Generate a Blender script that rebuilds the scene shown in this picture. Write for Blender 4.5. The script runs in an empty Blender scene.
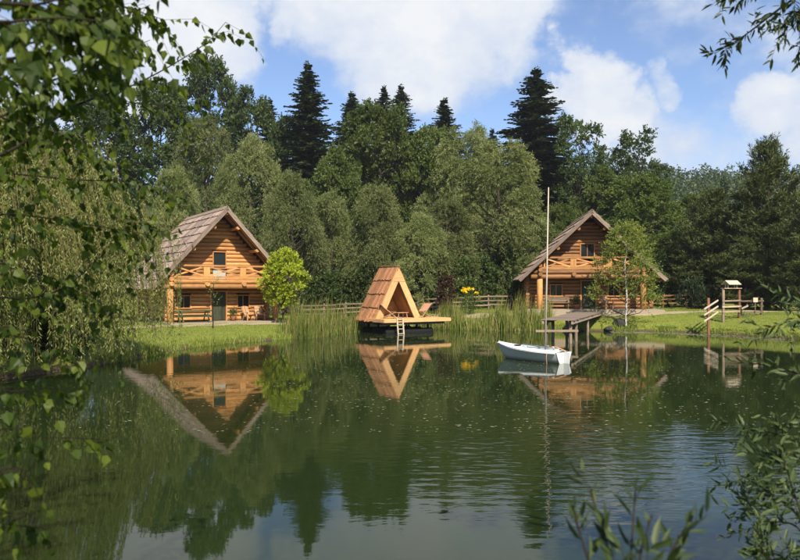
import bpy, math, random
import numpy as np
from mathutils import Vector, Matrix
R_ = math.radians
SC = bpy.context.scene
COL = SC.collection

# ------------------------------------------------------------------ camera
CAMZ, F, HZ = 2.9, 700.0, 288.0           # eye height over the water, focal length and horizon row in photo pixels
cam = bpy.data.cameras.new('camera'); camo = bpy.data.objects.new('camera', cam); COL.objects.link(camo)
camo.location = (0, 0, CAMZ); camo.rotation_euler = (R_(90), 0, 0)
cam.sensor_width = 36; cam.lens = 36*F/800; cam.shift_y = (HZ-280)/800
cam.clip_start = 0.05; cam.clip_end = 5000
cam.dof.use_dof = True; cam.dof.focus_distance = 44; cam.dof.aperture_fstop = 4.0
SC.camera = camo

# ------------------------------------------------------------------ sun, sky
SUN_AZ, SUN_EL = R_(16), R_(43)           # behind the camera, a little to its right
sv = Vector((math.sin(SUN_AZ)*math.cos(SUN_EL), -math.cos(SUN_AZ)*math.cos(SUN_EL), math.sin(SUN_EL)))
sl = bpy.data.lights.new('sun', 'SUN'); sl.energy = 5.0; sl.angle = R_(0.53); sl.color = (1, .90, .72)
so = bpy.data.objects.new('sun', sl); COL.objects.link(so); so.location = (0, -30, 60)
so.rotation_euler = sv.to_track_quat('Z', 'Y').to_euler()

W = bpy.data.worlds.new('World'); SC.world = W; W.use_nodes = True
nt = W.node_tree; nt.nodes.clear()
def N(t, **kw):
    n = nt.nodes.new(t)
    for k, v in kw.items(): setattr(n, k, v)
    return n
def LK(a, b): nt.links.new(a, b)
def wm(op, a, b=None, clamp=False):
    n = N('ShaderNodeMath', operation=op, use_clamp=clamp)
    for i, v in enumerate((a, b)):
        if v is None: continue
        if isinstance(v, (int, float)): n.inputs[i].default_value = v
        else: LK(v, n.inputs[i])
    return n.outputs[0]
sky = N('ShaderNodeTexSky', sky_type='NISHITA', sun_disc=False, sun_elevation=SUN_EL,
        sun_rotation=math.atan2(sv.x, sv.y), altitude=400, air_density=1.0, dust_density=1.2, ozone_density=2.5)
tc = N('ShaderNodeTexCoord')
def wnoise(scale, detail, rough, vec):
    n = N('ShaderNodeTexNoise'); n.inputs['Scale'].default_value = scale; n.inputs['Detail'].default_value = detail
    n.inputs['Roughness'].default_value = rough; LK(vec, n.inputs['Vector']); return n
mp = N('ShaderNodeMapping'); LK(tc.outputs['Generated'], mp.inputs['Vector']); mp.inputs['Scale'].default_value = (1, 1, 1.5)
n1 = wnoise(7, 9, .56, mp.outputs[0]); n2 = wnoise(2.1, 5, .5, mp.outputs[0]); n3 = wnoise(22, 6, .6, mp.outputs[0])
# cumulus heads: direction (as seen from the pond), angular radius, weight
heads = [(430,0,105,.95),(350,-5,70,.8),(492,15,56,.9),(462,62,46,.75),(400,45,50,.6),(586,84,38,1.1),(560,98,24,.85),(612,104,30,.9),(657,90,24,.75),
         (215,38,48,.95),(160,20,62,.9),(243,62,26,.6),(294,22,22,.7),(690,28,50,.36),(750,60,60,.33),(792,104,36,.8),
         (650,145,60,.38),(720,150,60,.36),(120,60,80,.6),(900,90,90,.8),(-80,60,110,.8),(1010,-60,140,.7),(300,-220,180,.8),(640,-200,140,.8)]
wn = wnoise(5.5, 7, .6, tc.outputs['Generated'])
wv = N('ShaderNodeVectorMath', operation='SUBTRACT'); LK(wn.outputs['Color'], wv.inputs[0]); wv.inputs[1].default_value = (.5, .5, .5)
ws_ = N('ShaderNodeVectorMath', operation='SCALE'); LK(wv.outputs[0], ws_.inputs[0]); ws_.inputs['Scale'].default_value = .22
wa = N('ShaderNodeVectorMath', operation='ADD'); LK(tc.outputs['Generated'], wa.inputs[0]); LK(ws_.outputs[0], wa.inputs[1])
wdir = N('ShaderNodeVectorMath', operation='NORMALIZE'); LK(wa.outputs[0], wdir.inputs[0])
acc = None
for px, py, rad, wgt in heads:
    b = Vector(((px-400)/F, 1, (HZ-py)/F)); k = b.length; b.normalize()
    dn = N('ShaderNodeVectorMath', operation='DOT_PRODUCT'); LK(wdir.outputs[0], dn.inputs[0]); dn.inputs[1].default_value = b
    mr = N('ShaderNodeMapRange', interpolation_type='SMOOTHSTEP'); LK(dn.outputs['Value'], mr.inputs[0])
    ang = rad/F/k
    mr.inputs[1].default_value = math.cos(ang*1.5); mr.inputs[2].default_value = math.cos(ang*.1)
    mr.inputs[3].default_value = 0; mr.inputs[4].default_value = wgt
    acc = mr.outputs[0] if acc is None else wm('MAXIMUM', acc, mr.outputs[0])
d0 = wm('ADD', acc, wm('MULTIPLY', wm('SUBTRACT', n1.outputs[0], .5), 1.7))
d0 = wm('ADD', d0, wm('MULTIPLY', wm('SUBTRACT', n2.outputs[0], .50), .8))
mpw = N('ShaderNodeMapping'); LK(wdir.outputs[0], mpw.inputs['Vector']); mpw.inputs['Scale'].default_value = (1, 1, 3.2); mpw.inputs['Rotation'].default_value = (0, .35, 0)
n4 = wnoise(3.4, 7, .58, mpw.outputs[0])
d0 = wm('ADD', d0, wm('MULTIPLY', wm('SUBTRACT', n4.outputs[0], .47), .75))
msk = N('ShaderNodeMapRange', interpolation_type='SMOOTHSTEP'); LK(d0, msk.inputs[0])
msk.inputs[1].default_value = .14; msk.inputs[2].default_value = .76; msk.inputs[4].default_value = .97
shade = N('ShaderNodeMapRange'); LK(wm('ADD', d0, wm('MULTIPLY', wm('SUBTRACT', n3.outputs[0], .5), 1.0)), shade.inputs[0])
shade.inputs[1].default_value = .25; shade.inputs[2].default_value = 1.25
cr = N('ShaderNodeMix', data_type='RGBA'); LK(shade.outputs[0], cr.inputs[0])
cr.inputs[6].default_value = (4.0, 4.7, 6.0, 1); cr.inputs[7].default_value = (6.3, 6.4, 6.55, 1)
blue = N('ShaderNodeMix', data_type='RGBA', blend_type='MULTIPLY'); blue.inputs[0].default_value = 1
LK(sky.outputs[0], blue.inputs[6]); blue.inputs[7].default_value = (1.15, 1.15, 1.24, 1)
mx = N('ShaderNodeMix', data_type='RGBA'); LK(msk.outputs[0], mx.inputs[0]); LK(blue.outputs[2], mx.inputs[6]); LK(cr.outputs[2], mx.inputs[7])
bg = N('ShaderNodeBackground'); bg.inputs[1].default_value = .082; LK(mx.outputs[2], bg.inputs[0])
wo = N('ShaderNodeOutputWorld'); LK(bg.outputs[0], wo.inputs[0])

vs = SC.view_settings; vs.view_transform = 'Standard'; vs.look = 'None'; vs.exposure = 0.84; vs.gamma = 1; vs.use_curve_mapping = False
SC.render.engine = 'CYCLES'
cy = SC.cycles
cy.use_denoising = True; cy.denoiser = 'OPENIMAGEDENOISE'; cy.denoising_input_passes = 'RGB_ALBEDO_NORMAL'; cy.denoising_prefilter = 'ACCURATE'
cy.max_bounces = 7; cy.diffuse_bounces = 3; cy.glossy_bounces = 3; cy.transmission_bounces = 4; cy.transparent_max_bounces = 8
cy.caustics_reflective = False; cy.caustics_refractive = False; cy.sample_clamp_indirect = 6

# ------------------------------------------------------------------ helpers
def tag(o, label=None, cat=None, group=None, kind=None):
    if label: o['label'] = label
    if cat: o['category'] = cat
    if group: o['group'] = group
    if kind: o['kind'] = kind
    return o
def link(o, parent=None):
    COL.objects.link(o)
    if parent is not None: o.parent = parent
    return o
def empty(name, loc, rz=0):
    o = bpy.data.objects.new(name, None); o.location = loc; o.rotation_euler = (0, 0, rz); o.empty_display_size = .3
    return link(o)
def PX(px, py, d): return Vector(((px-400)/F*d, d, CAMZ+(HZ-py)/F*d))
def unit(v): return v/np.maximum(np.linalg.norm(v, axis=-1, keepdims=True), 1e-9)

class MB:
    def __init__(s): s.v = []; s.f = []; s.sm = []
    def hexa(s, c):
        b = len(s.v); s.v += [tuple(p) for p in c]
        for q in ((3,2,1,0),(4,5,6,7),(0,1,5,4),(1,2,6,5),(2,3,7,6),(3,0,4,7)): s.f.append(tuple(b+i for i in q)); s.sm.append(False)
        return s
    def box(s, c, size, m=None):
        x, y, z = (k/2 for k in size); c = Vector(c)
        pts = [Vector(p) for p in ((-x,-y,-z),(x,-y,-z),(x,y,-z),(-x,y,-z),(-x,-y,z),(x,-y,z),(x,y,z),(-x,y,z))]
        return s.hexa([c + (m @ p if m else p) for p in pts])
    def bar(s, a, b, w, h, up=(0,0,1)):
        a, b = Vector(a), Vector(b); d = (b-a); L = d.length; d.normalize(); up = Vector(up)
        if abs(d.dot(up)) > .98: up = Vector((0, 1, 0))
        sd = d.cross(up).normalized(); u = sd.cross(d)
        return s.box((a+b)/2, (L, w, h), Matrix((d, sd, u)).transposed())
    def tube(s, pts, rad, n=10, cap=True):
        pts = [Vector(p) for p in pts]; b = len(s.v); k = len(pts)
        ref = None
        for i, p in enumerate(pts):
            t = (pts[min(i+1, k-1)]-pts[max(i-1, 0)]).normalized()
            if ref is None: ref = t.orthogonal().normalized()
            ref = (ref - t*ref.dot(t)).normalized(); bi = t.cross(ref)
            r = rad[i] if hasattr(rad, '__len__') else rad
            for j in range(n):
                a = 2*math.pi*j/n; s.v.append(tuple(p + ref*(r*math.cos(a)) + bi*(r*math.sin(a))))
        for i in range(k-1):
            for j in range(n):
                j2 = (j+1) % n
                s.f.append((b+i*n+j, b+i*n+j2, b+(i+1)*n+j2, b+(i+1)*n+j)); s.sm.append(True)
        if cap:
            s.f.append(tuple(b+j for j in reversed(range(n)))); s.sm.append(False)
            s.f.append(tuple(b+(k-1)*n+j for j in range(n))); s.sm.append(False)
        return s
    def poly(s, pts, smooth=False):
        b = len(s.v); s.v += [tuple(p) for p in pts]; s.f.append(tuple(range(b, b+len(pts)))); s.sm.append(smooth); return s
    def mesh(s, name):
        me = bpy.data.meshes.new(name); me.from_pydata(s.v, [], s.f); me.polygons.foreach_set('use_smooth', s.sm); me.update(); return me
    def build(s, name, mat, parent=None, loc=None):
        me = s.mesh(name); me.materials.append(mat); o = bpy.data.objects.new(name, me)
        if loc is not None: o.location = loc
        return link(o, parent)

rl = random.Random(7)
def log(name, mat, parent, a, b, r, n=12):
    """a peeled log from a to b: mesh along local X so that the grain follows it"""
    a, b = Vector(a), Vector(b); L = (b-a).length; m = MB(); k = max(2, min(9, int(L/.8)))
    pts, rad = [], []
    for i in range(k+1):
        e = 0 if i in (0, k) else 1
        pts.append((L*i/k, rl.uniform(-.01, .01)*e, rl.uniform(-.01, .01)*e)); rad.append(r*rl.uniform(.95, 1.04))
    pts = [(.0, 0, 0), (.012, 0, 0)] + pts[1:-1] + [(L-.012, 0, 0), (L, 0, 0)]
    rad = [r*.93, r] + rad[1:-1] + [r, r*.93]
    o = m.tube(pts, rad, n).build(name, mat, parent); o.location = a
    o.rotation_euler = (b-a).to_track_quat('X', 'Z').to_euler(); return o
def boardo(name, mat, parent, a, b, w, h, up=(0,0,1)):
    a, b = Vector(a), Vector(b); d = b-a; L = d.length; d.normalize(); up = Vector(up)
    if abs(d.dot(up)) > .98: up = Vector((0, 1, 0))
    sd = up.cross(d).normalized(); u = d.cross(sd)
    o = MB().box((0, 0, 0), (L, w, h)).build(name, mat, parent); o.location = (a+b)/2
    o.rotation_euler = Matrix((d, sd, u)).transposed().to_euler(); return o

def quads(name, V, tone, mat, parent=None, smooth=False):
    """V (n,k,3) polygons of k corners -> one mesh object with a per-leaf 'tone'"""
    n, k = V.shape[:2]; me = bpy.data.meshes.new(name)
    me.vertices.add(n*k); me.vertices.foreach_set('co', np.ascontiguousarray(V, dtype=np.float32).ravel())
    me.loops.add(n*k); me.loops.foreach_set('vertex_index', np.arange(n*k, dtype=np.int32))
    me.polygons.add(n); me.polygons.foreach_set('loop_start', np.arange(0, n*k, k, dtype=np.int32))
    me.attributes.new('tone', 'FLOAT', 'POINT').data.foreach_set('value', np.repeat(tone.astype(np.float32), k))
    me.update(calc_edges=True); me.materials.append(mat)
    o = bpy.data.objects.new(name, me)
    return link(o, parent)
def leafq(P, A, Nn, L, Wd, mid=.42):
    A = unit(A); S = unit(np.cross(A, Nn)); L = np.broadcast_to(np.asarray(L, float).reshape(-1, 1) if np.ndim(L) else np.array([[L]]), (len(P), 1))
    Wd = np.broadcast_to(np.asarray(Wd, float).reshape(-1, 1) if np.ndim(Wd) else np.array([[Wd]]), (len(P), 1))
    return np.stack([P, P+A*L*mid+S*Wd/2, P+A*L, P+A*L*mid-S*Wd/2], 1)

# ------------------------------------------------------------------ materials
class Mat:
    def __init__(s, name):
        s.m = bpy.data.materials.new(name); s.m.use_nodes = True; s.t = s.m.node_tree
        s.p = s.t.nodes['Principled BSDF']; s.out = s.t.nodes['Material Output']
    def n(s, t, **kw):
        k = s.t.nodes.new(t)
        for a, v in kw.items(): setattr(k, a, v)
        return k
    def l(s, a, b): s.t.links.new(a, b)
    def coord(s, kind='Object', scale=(1,1,1)):
        t = s.n('ShaderNodeTexCoord'); m = s.n('ShaderNodeMapping'); s.l(t.outputs[kind], m.inputs[0]); m.inputs['Scale'].default_value = scale; return m.outputs[0]
    def noise(s, vec, scale, detail=4, rough=.55, w=None):
        k = s.n('ShaderNodeTexNoise'); k.inputs['Scale'].default_value = scale; k.inputs['Detail'].default_value = detail; k.inputs['Roughness'].default_value = rough
        if w is not None: k.noise_dimensions = '4D'; s.l(w, k.inputs['W'])
        s.l(vec, k.inputs['Vector']); return k.outputs[0]
    def ramp(s, fac, stops):
        k = s.n('ShaderNodeValToRGB'); e = k.color_ramp.elements
        while len(e) < len(stops): e.new(.5)
        for el, (p, c) in zip(e, stops): el.position = p; el.color = (*c, 1)
        s.l(fac, k.inputs[0]); return k.outputs[0]
    def math(s, op, a, b, clamp=False):
        k = s.n('ShaderNodeMath', operation=op, use_clamp=clamp)
        for i, v in enumerate((a, b)):
            if isinstance(v, (int, float)): k.inputs[i].default_value = v
            else: s.l(v, k.inputs[i])
        return k.outputs[0]
    def mix(s, fac, a, b, bt='MIX'):
        k = s.n('ShaderNodeMix', data_type='RGBA', blend_type=bt)
        for i, v in ((0, fac), (6, a), (7, b)):
            if isinstance(v, (int, float)): k.inputs[i].default_value = v
            elif isinstance(v, tuple): k.inputs[i].default_value = (*v, 1)
            else: s.l(v, k.inputs[i])
        return k.outputs[2]
    def bump(s, h, strength=.3, dist=.02):
        k = s.n('ShaderNodeBump'); k.inputs['Strength'].default_value = strength; k.inputs['Distance'].default_value = dist; s.l(h, k.inputs['Height']); s.l(k.outputs[0], s.p.inputs['Normal'])
    def base(s, c, rough=.6, spec=.4):
        if isinstance(c, tuple): s.p.inputs['Base Color'].default_value = (*c, 1)
        else: s.l(c, s.p.inputs['Base Color'])
        s.p.inputs['Roughness'].default_value = rough; s.p.inputs['Specular IOR Level'].default_value = spec
        return s

def wood(name, dark, mid, light, rough=.6, grain=(1.2, 14, 14), island=False, spec=.3, knots=True):
    M = Mat(name); v = M.coord('Object', grain); oi = M.n('ShaderNodeObjectInfo')
    rnd = M.n('ShaderNodeNewGeometry').outputs['Random Per Island'] if island else oi.outputs['Random']
    w = M.math('MULTIPLY', rnd, 30.0)
    g = M.noise(v, 1.6, 6, .62, w); big = M.noise(M.coord('Object', (.5, 1.2, 1.2)), 1.5, 3, .5, w)
    c = M.ramp(g, [(.28, dark), (.5, mid), (.72, light)])
    st_ = M.ramp(M.noise(M.coord('Object', (2.2, 5, 5)), 1.3, 5, .7, w), [(.52, (0,0,0)), (.70, (.7,.7,.7))]); c = M.mix(st_, c, tuple(.55*a+.10*sum(dark)/3 for a in dark))
    c = M.mix(M.math('MULTIPLY', big, .55), c, dark, 'MIX')
    if island: c = M.mix(M.math('MULTIPLY', oi.outputs['Random'], .5), c, dark)
    hs = M.n('ShaderNodeHueSaturation'); M.l(c, hs.inputs['Color'])
    mr = M.n('ShaderNodeMapRange'); M.l(rnd, mr.inputs[0]); mr.inputs[3].default_value = .60; mr.inputs[4].default_value = 1.22; M.l(mr.outputs[0], hs.inputs['Value'])
    M.base(hs.outputs[0], rough, spec); M.bump(g, .35, .012); return M.m
M_LOG = wood('honey_log', (.24,.098,.03), (.48,.235,.08), (.60,.335,.13))
M_LOG2 = wood('brown_log_shaded', (.13,.054,.018), (.28,.13,.045), (.37,.19,.07))  # brown wood, its colour darkened further to stand for the right cabin's shade
M_POST = wood('pale_log', (.32,.145,.045), (.54,.265,.09), (.62,.345,.135))
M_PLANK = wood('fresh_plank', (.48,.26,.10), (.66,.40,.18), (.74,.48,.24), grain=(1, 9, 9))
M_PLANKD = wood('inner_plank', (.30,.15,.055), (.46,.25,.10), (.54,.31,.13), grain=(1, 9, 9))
M_GREYW = wood('weathered_plank', (.12,.085,.065), (.23,.172,.135), (.33,.265,.215), rough=.8, grain=(1, 9, 9))
M_FENCE = wood('fence_rail', (.09,.062,.042), (.19,.14,.10), (.30,.24,.18), rough=.85, grain=(1, 9, 9))
M_FENCEL = wood('fence_rail_pale', (.22,.16,.11), (.38,.29,.21), (.48,.39,.29), rough=.85, grain=(1, 9, 9))
M_FENCEM = wood('fence_rail_mid', (.13,.095,.065), (.26,.195,.14), (.36,.29,.215), rough=.85, grain=(1, 9, 9))
M_REDW = wood('reddish_post', (.13,.055,.03), (.24,.11,.06), (.32,.16,.09), rough=.8)
M_CHAIR = wood('chair_wood', (.30,.15,.07), (.48,.28,.15), (.58,.38,.22))
M_DOOR = wood('door_wood', (.022,.026,.014), (.04,.046,.024), (.06,.062,.034))
M_FRAME = wood('frame_wood', (.30,.12,.03), (.48,.22,.07), (.56,.28,.1))
M_SHING = wood('roof_shake', (.17,.12,.095), (.40,.30,.245), (.58,.46,.39), rough=.85, grain=(2.5, 2.5, 2.5), island=True)
M_SHINGN = wood('roof_shake_new', (.24,.10,.045), (.42,.20,.09), (.55,.31,.16), rough=.8, grain=(2.5, 2.5, 2.5), island=True)
M_GREENP = Mat('green_paint').base((.022,.055,.022), .5).m
M_DARKG = Mat('window_glass').base((.010,.013,.014), .12, .22).m
M_PALE = Mat('pale_panel').base((.34,.35,.34), .5).m
M_CLAY = Mat('clay').base((.32,.12,.06), .8).m
M_BLACK = Mat('black_plastic').base((.012,.012,.012), .85, .1).m
M_WHITE = Mat('boat_white').base((.58,.60,.60), .4, .35).m
def hull_mat():
    M = Mat('boat_hull'); v = M.coord(); sx = M.n('ShaderNodeSeparateXYZ'); M.l(v, sx.inputs[0]); g = M.noise(v, 6, 6, .65)
    h = M.math('ADD', sx.outputs[2], M.math('MULTIPLY', g, .10)); c = M.ramp(h, [(.02, (.10,.10,.05)), (.12, (.36,.37,.29)), (.20, (.58,.59,.52)), (.6, (.64,.65,.58))])
    M.base(M.mix(M.math('MULTIPLY', M.noise(M.coord('Object', (2, 2, 12)), 3, 5, .6), .3), c, (.25,.26,.2)), .5, .3); return M.m
M_HULL = hull_mat()
M_MAST = Mat('mast_alloy').base((.42,.36,.28), .5).m
M_CANV = Mat('canvas_red').base((.40,.19,.12), .8).m
M_CANVW = Mat('canvas_white').base((.44,.37,.28), .8).m
def rock_mat():
    M = Mat('rock'); g = M.noise(M.coord(), 3.0, 8, .6); M.base(M.ramp(g, [(.3, (.012,.012,.01)), (.7, (.05,.046,.04))]), .9); M.bump(g, .6, .1); return M.m
M_ROCK = rock_mat()
def bark(name, a, b):
    M = Mat(name); g = M.noise(M.coord('Object', (6, 6, 1.6)), 2.5, 7, .65); M.base(M.ramp(g, [(.35, a), (.65, b)]), .9, .2); M.bump(g, .7, .05); return M.m
M_BARK = bark('bark', (.022,.017,.012), (.065,.05,.036))
M_BARKW = bark('birch_bark', (.10,.09,.08), (.62,.60,.55))
M_TWIG = bark('twig_bark', (.010,.007,.005), (.028,.02,.013))

def foliage(name, cols, trans=.42, rough=.5, var=.35, spec=.25, tcol=None):
    """leaf: base from the per-leaf tone, shifted a little per tree; light passes through"""
    M = Mat(name); at = M.n('ShaderNodeAttribute', attribute_name='tone'); oi = M.n('ShaderNodeObjectInfo')
    c = M.ramp(at.outputs['Fac'], [(i/(len(cols)-1), k) for i, k in enumerate(cols)])
    hs = M.n('ShaderNodeHueSaturation'); M.l(c, hs.inputs['Color'])
    mr = M.n('ShaderNodeMapRange'); M.l(oi.outputs['Random'], mr.inputs[0]); mr.inputs[3].default_value = 1-var*.5; mr.inputs[4].default_value = 1+var*.5; M.l(mr.outputs[0], hs.inputs['Value'])
    M.base(hs.outputs[0], rough, spec)
    tr = M.n('ShaderNodeBsdfTranslucent'); tcm = M.mix(1.0, hs.outputs[0], tcol or (1.25, 1.2, .5), 'MULTIPLY'); M.l(tcm, tr.inputs[0])
    ms = M.n('ShaderNodeMixShader'); ms.inputs[0].default_value = trans; M.l(M.p.outputs[0], ms.inputs[1]); M.l(tr.outputs[0], ms.inputs[2]); M.l(ms.outputs[0], M.out.inputs[0])
    return M.m
L_WIL = foliage('willow_leaf', [(.068,.096,.028), (.165,.195,.070), (.30,.32,.155)], var=.55)
L_WEEP = foliage('weeping_leaf', [(.075,.098,.024), (.16,.185,.05), (.29,.305,.115)], trans=.42)
L_BROAD = foliage('broad_leaf', [(.045,.076,.018), (.092,.13,.032), (.15,.185,.055)])
L_DARK = foliage('dark_leaf', [(.028,.050,.014), (.055,.086,.023), (.092,.125,.038)], trans=.32)
L_SPR = foliage('spruce_needle', [(.015,.029,.013), (.031,.050,.021), (.058,.080,.034)], trans=.15)
L_PINE = foliage('pine_needle', [(.034,.050,.015), (.074,.096,.028), (.135,.155,.048)], trans=.15)
L_LIME = foliage('lime_leaf', [(.15,.20,.015), (.27,.33,.03), (.42,.46,.06)], trans=.45)
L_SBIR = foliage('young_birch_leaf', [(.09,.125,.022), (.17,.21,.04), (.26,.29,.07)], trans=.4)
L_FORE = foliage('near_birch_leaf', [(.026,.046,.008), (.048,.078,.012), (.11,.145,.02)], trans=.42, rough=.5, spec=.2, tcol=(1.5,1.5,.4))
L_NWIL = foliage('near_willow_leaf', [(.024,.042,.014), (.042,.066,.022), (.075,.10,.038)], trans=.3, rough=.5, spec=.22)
L_REED = foliage('reed_blade', [(.07,.115,.018), (.13,.175,.03), (.15,.19,.035), (.36,.29,.13)], trans=.3)
L_GRASS = foliage('grass_blade', [(.09,.138,.018), (.16,.21,.03), (.27,.285,.075)], trans=.35)
L_RED = foliage('burgundy_leaf', [(.04,.022,.013), (.065,.036,.02), (.07,.065,.03)], trans=.3)
L_YEL = foliage('yellow_petal', [(.70,.50,.015), (.80,.60,.02), (.85,.68,.05)], trans=.3)
L_FAR = foliage('far_leaf', [(.022,.042,.016), (.042,.068,.024), (.07,.095,.036)], trans=.25)

# ------------------------------------------------------------------ shoreline and terrain
shore0 = [(-11.2,26.5),(-10.6,29.6),(-10.3,32.5),(-9.6,35.5),(-7.0,39.0),(-5.6,41.6),(-4.6,45.0),(-2.4,48.4),(1.2,50.2),(4.0,48.9),(6.6,47.6),(10.5,47.8),(14.0,46.8),
          (16.6,46.2),(19.4,44.2),(22.4,39.6),(26.5,36.6),(31.5,32),(34,24),(32,13),(24,6.2),(12,4.0),(4,3.5),(-4,3.7),(-9.5,5.2),(-13,10),(-13.6,17),(-12.4,22.5)]
def catmull(P, k):
    P = np.array(P, float); n = len(P); out = []
    for i in range(n):
        a, b, c, d = P[i-1], P[i], P[(i+1) % n], P[(i+2) % n]
        for t in np.arange(k)/k: out.append(.5*((2*b)+(-a+c)*t+(2*a-5*b+4*c-d)*t*t+(-a+3*b-3*c+d)*t**3))
    return np.array(out)
SH = catmull(shore0, 5)
def sdf(x, y):
    p = np.stack([x.ravel(), y.ravel()], 1); best = np.full(len(p), 1e9); ins = np.zeros(len(p), bool); n = len(SH)
    for i in range(n):
        a, b = SH[i], SH[(i+1) % n]; e = b-a; w = p-a
        t = np.clip((w@e)/(e@e), 0, 1); dd = np.hypot(*(w-t[:, None]*e).T); best = np.minimum(best, dd)
        c = (a[1] > p[:, 1]) != (b[1] > p[:, 1])
        xx = a[0]+(p[:, 1]-a[1])/((b[1]-a[1]) or 1e-9)*e[0]; ins ^= c & (p[:, 0] < xx)
    return np.where(ins, -best, best).reshape(x.shape)
def sstep(t): t = np.clip(t, 0, 1); return t*t*(3-2*t)
def ground(x, y):
    x = np.asarray(x, float); y = np.asarray(y, float); d = sdf(x, y)
    far = .47+.72*sstep((x+7)/13.0); plat = far+(1.3-far)*sstep((16-y)/12.0)
    wob = .05*np.sin(x*.9+1.3)*np.sin(y*.8)+.03*np.sin(x*2.3+y*1.7)
    out = plat*(1-np.exp(-np.maximum(d, 0)/2.0))*.93+.10*sstep(d/.35)+wob*sstep(d/3)*.7
    ins = np.maximum(-1.3, d*.32)
    z = np.where(d > 0, out, ins)
    hill = 47*sstep((y-72)/290.0)*(0.82+.18*np.sin(x*.011+.6)+.06*np.sin(x*.037))
    back = 6*sstep((-y-30)/120)
    return z+hill+back+np.where(y > 120, 1.2*np.sin(x*.09)*np.sin(y*.07), 0)
def gz(x, y): return float(ground(np.array([x]), np.array([y]))[0])

def axis(lo, a, b, hi, step, n):
    m = np.arange(a, b+1e-6, step); q = np.linspace(0, 1, n+1)[1:]**2.2
    return np.concatenate([(a-(a-lo)*q)[::-1], m, b+(hi-b)*q])
gx = axis(-900, -30, 40, 900, .42, 26); gy = axis(-400, 1, 66, 1100, .42, 30)
GX, GY = np.meshgrid(gx, gy); GZ = ground(GX, GY)
def grid_mesh(name, X, Y, Z, mat):
    ny, nx = X.shape; V = np.stack([X, Y, Z], -1).reshape(-1, 3).astype(np.float32)
    i = np.arange(nx*ny).reshape(ny, nx); Q = np.stack([i[:-1, :-1], i[:-1, 1:], i[1:, 1:], i[1:, :-1]], -1).reshape(-1, 4)
    me = bpy.data.meshes.new(name); me.vertices.add(len(V)); me.vertices.foreach_set('co', V.ravel())
    me.loops.add(Q.size); me.loops.foreach_set('vertex_index', Q.ravel().astype(np.int32))
    me.polygons.add(len(Q)); me.polygons.foreach_set('loop_start', np.arange(0, Q.size, 4, dtype=np.int32))
    me.polygons.foreach_set('use_smooth', np.ones(len(Q), bool)); me.update(calc_edges=True); me.materials.append(mat)
    return link(bpy.data.objects.new(name, me))
def grass_mat():
    M = Mat('lawn'); v = M.coord('Object'); a = M.noise(v, .35, 5, .6); b = M.noise(v, 9, 6, .7); e = M.noise(v, 1.6, 4, .6)
    c = M.ramp(b, [(.25, (.075,.105,.014)), (.5, (.15,.185,.026)), (.75, (.24,.25,.055))])
    c = M.mix(M.math('MULTIPLY', a, .6), c, (.15,.16,.035)); c = M.mix(M.ramp(e, [(.52, (0,0,0)), (.72, (.55,.55,.55))]), c, (.085,.10,.025))
    sx = M.n('ShaderNodeSeparateXYZ'); M.l(v, sx.inputs[0]); mud = M.n('ShaderNodeMapRange', interpolation_type='SMOOTHSTEP'); M.l(M.math('ADD', sx.outputs[2], M.math('MULTIPLY', e, .25)), mud.inputs[0]); mud.inputs[1].default_value = .34; mud.inputs[2].default_value = .20
    c = M.mix(mud.outputs[0], c, (.07,.052,.03))
    M.base(c, .85, .15); M.bump(b, .8, .06); return M.m
tag(grid_mesh('ground', GX, GY, GZ, grass_mat()), kind='structure')

def water_mat():
    M = Mat('pond_water'); v = M.coord('Object')
    v1 = M.coord('Object', (.55, 1.25, 1)); rip = M.noise(v1, 2.6, 3, .5); fine = M.noise(M.coord('Object', (.8, 1.5, 1)), 9, 3, .5)
    area = M.ramp(M.noise(v, .11, 2, .5), [(.42, (.07,.07,.07)), (.66, (.36,.36,.36))])
    # a gust ring on the open water towards the right
    dv = M.n('ShaderNodeVectorMath', operation='DISTANCE'); M.l(v, dv.inputs[0]); dv.inputs[1].default_value = (3.4, 12.6, 0)
    gust = M.n('ShaderNodeMapRange', interpolation_type='SMOOTHSTEP'); M.l(dv.outputs['Value'], gust.inputs[0]); gust.inputs[1].default_value = 6.5; gust.inputs[2].default_value = 1.5; gust.inputs[4].default_value = 1.0
    amp = M.math('ADD', area, M.math('MULTIPLY', gust.outputs[0], 1.05))
    rip2 = M.noise(M.coord('Object', (.6, 1.5, 1)), 4.2, 2, .45)
    h = M.math('MULTIPLY', M.math('ADD', M.math('ADD', rip, M.math('MULTIPLY', fine, .10)), M.math('MULTIPLY', rip2, gust.outputs[0])), amp)
    M.base((.013,.022,.006), .025, .5); M.p.inputs['IOR'].default_value = 1.333
    M.bump(h, 1.0, .008); return M.m
m = MB(); m.poly([(x, y, 0) for x, y in ((-60,-2.5+4.6),(70,2.1),(70,60),(-60,60))])
tag(m.build('water', water_mat()), kind='structure')

def gravel_mat():
    M = Mat('sandy_gravel'); g = M.noise(M.coord('Object'), 26, 5, .7); b = M.noise(M.coord('Object'), 1.1, 4, .6)
    c = M.mix(M.math('MULTIPLY', b, .8), M.ramp(g, [(.3, (.22,.17,.11)), (.7, (.46,.38,.27))]), (.24,.21,.12)); M.base(c, .95, .1); M.bump(g, .6, .03); return M.m
M_GRAV = gravel_mat()
def strip(name, pts, width, lift=.035):
    P = np.array(pts, float); d = np.gradient(P, axis=0); nn = unit(np.stack([-d[:, 1], d[:, 0]], 1)); rows = []
    for k in np.linspace(-.5, .5, 5): rows.append(P+nn*width*k)
    X = np.stack([r[:, 0] for r in rows], 0); Y = np.stack([r[:, 1] for r in rows], 0); Z = ground(X, Y)+lift; Z[0] -= .03; Z[-1] -= .03
    return tag(grid_mesh(name, X[::-1], Y[::-1], Z[::-1], M_GRAV), kind='structure')
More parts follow.
